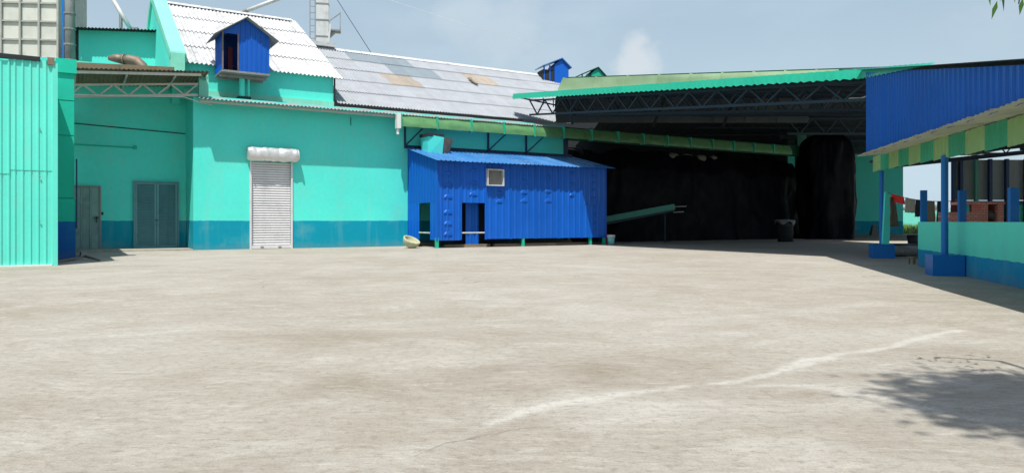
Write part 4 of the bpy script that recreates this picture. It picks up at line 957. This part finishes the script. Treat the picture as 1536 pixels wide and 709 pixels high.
# ------------------------------------------------------------------ beyond the gap: boundary wall, grass, trees
bw_ = thing('boundary_wall', 'distant pale turquoise boundary wall seen below the washing line', 'wall', (36, 74, 0), R(-4))
for k in range(14): MB().box(k*3.0, k*3.0+2.8, 0, .2, 0, 2.15).build('wall_bay', 'far_wall', bw_); MB().box(k*3.0+2.8, k*3.0+3.0, -.08, .28, 0, 2.35).build('pier', 'far_wall', bw_)
o = MB()
for i in range(5200):
    y = random.uniform(63.5, 74); x = random.uniform(.5, .66)*y; h = random.uniform(.3, 1.0); a = random.uniform(0, 3.14); w_ = .05; lx, ly = random.uniform(-.2, .2), random.uniform(-.2, .2)
    o.poly([(x-w_*math.cos(a), y-w_*math.sin(a), -.05), (x+w_*math.cos(a), y+w_*math.sin(a), -.05), (x+lx, y+ly, h)])
gr = o.build('grass', 'grass'); gr['kind'] = 'stuff'; gr['label'] = 'rough green grass growing before the boundary wall'
def tree(name, label, loc, h, cr, nleaf, lsize, mat, cat='tree', trunk=.12, crown=None, seed=1, group=None):
    rnd = random.Random(seed); t_ = thing(name, label, cat, loc, 0, group)
    tr = MB(); top = Vector((rnd.uniform(-.2, .2), rnd.uniform(-.2, .2), h*.62)); pts = [Vector((0, 0, -.1)), Vector((.05, .03, h*.25)), top]
    tr.tube(pts, [trunk, trunk*.8, trunk*.55], 9); tips = []
    cc = Vector(crown[0]) if crown else Vector((0, 0, h*.72)); rr = Vector(crown[1]) if crown else Vector((cr, cr, h*.34))
    clumps = []
    for i in range(26):
        while True:
            p = Vector((rnd.uniform(-1, 1), rnd.uniform(-1, 1), rnd.uniform(-1, 1)))
            if .3 < p.length < 1: break
        e = cc+Vector((p.x*rr.x, p.y*rr.y, p.z*rr.z)); clumps.append(e)
        st_ = pts[1].lerp(top, rnd.uniform(.3, 1)); md_ = st_.lerp(e, .5)+Vector((0, 0, .12*h*rnd.random()))
        tr.tube([st_, md_, e], [trunk*.4, trunk*.24, trunk*.06], 6)
    tr.build('trunk', 'bark', t_, True); lf = MB()
    for i in range(nleaf):
        e = rnd.choice(clumps); sp_ = min(rr)*.34
        c_ = e+Vector((rnd.gauss(0, sp_), rnd.gauss(0, sp_), rnd.gauss(0, sp_*.8)))
        d = Vector((rnd.uniform(-1, 1), rnd.uniform(-1, 1), rnd.uniform(-1.3, .3))).normalized()*lsize*rnd.uniform(.7, 1.2); s_ = d.cross(Vector((rnd.uniform(-1, 1), rnd.uniform(-1, 1), 1))).normalized()*lsize*.2
        lf.poly([c_, c_+d*.35+s_, c_+d, c_+d*.35-s_])
    lf.build('crown', mat, t_); return t_
for i, (px, Y, h, lb) in enumerate(((1356, 120, 3.6, 'hazy small tree beyond the boundary wall, left in the gap'), (1378, 128, 4.2, 'hazy tree beyond the boundary wall behind the stub post'), (1402, 118, 3.8, 'hazy tree beyond the boundary wall, right in the gap'))):
    tree('distant_tree', lb, ((px-CX)/F*Y, Y, 0), h, 2.2, 900, .35, 'far_leaf', trunk=.15, seed=20+i, group='trees beyond the boundary wall')
tr_ = tree('shade_tree', 'leafy tree just right of the frame, leaf tips hanging into the top corner', (4.7, 1.7, 0), 9.6, 2, 8500, .14, 'leaf', trunk=.12, crown=((-1.62, -1.0, 7.8), (1.15, .75, .6)), seed=5)
tw = MB(); lf = MB(); tip = wld(1528, 6, 4.6)-Vector((4.7, 1.7, 0))
tw.tube([(-1.2, .6, 5.0), (-1.1, 2.2, 4.0), tip+Vector((.1, .1, .2)), tip], [.03, .02, .01, .004], 6)
rr_ = random.Random(3)
for i in range(42):
    c_ = tip+Vector((rr_.uniform(-.08, .6), rr_.uniform(-.5, .3), rr_.uniform(.0, .28))); d = Vector((rr_.uniform(-.5, .35), rr_.uniform(-.3, .3), -1)).normalized()*rr_.uniform(.09, .15); s_ = Vector((1, rr_.uniform(-.6, .6), .2)).normalized()*.017
    lf.poly([c_, c_+d*.4+s_, c_+d, c_+d*.4-s_])
tw.build('twig', 'bark', tr_, True); lf.build('hanging_leaves', 'leaf', tr_)
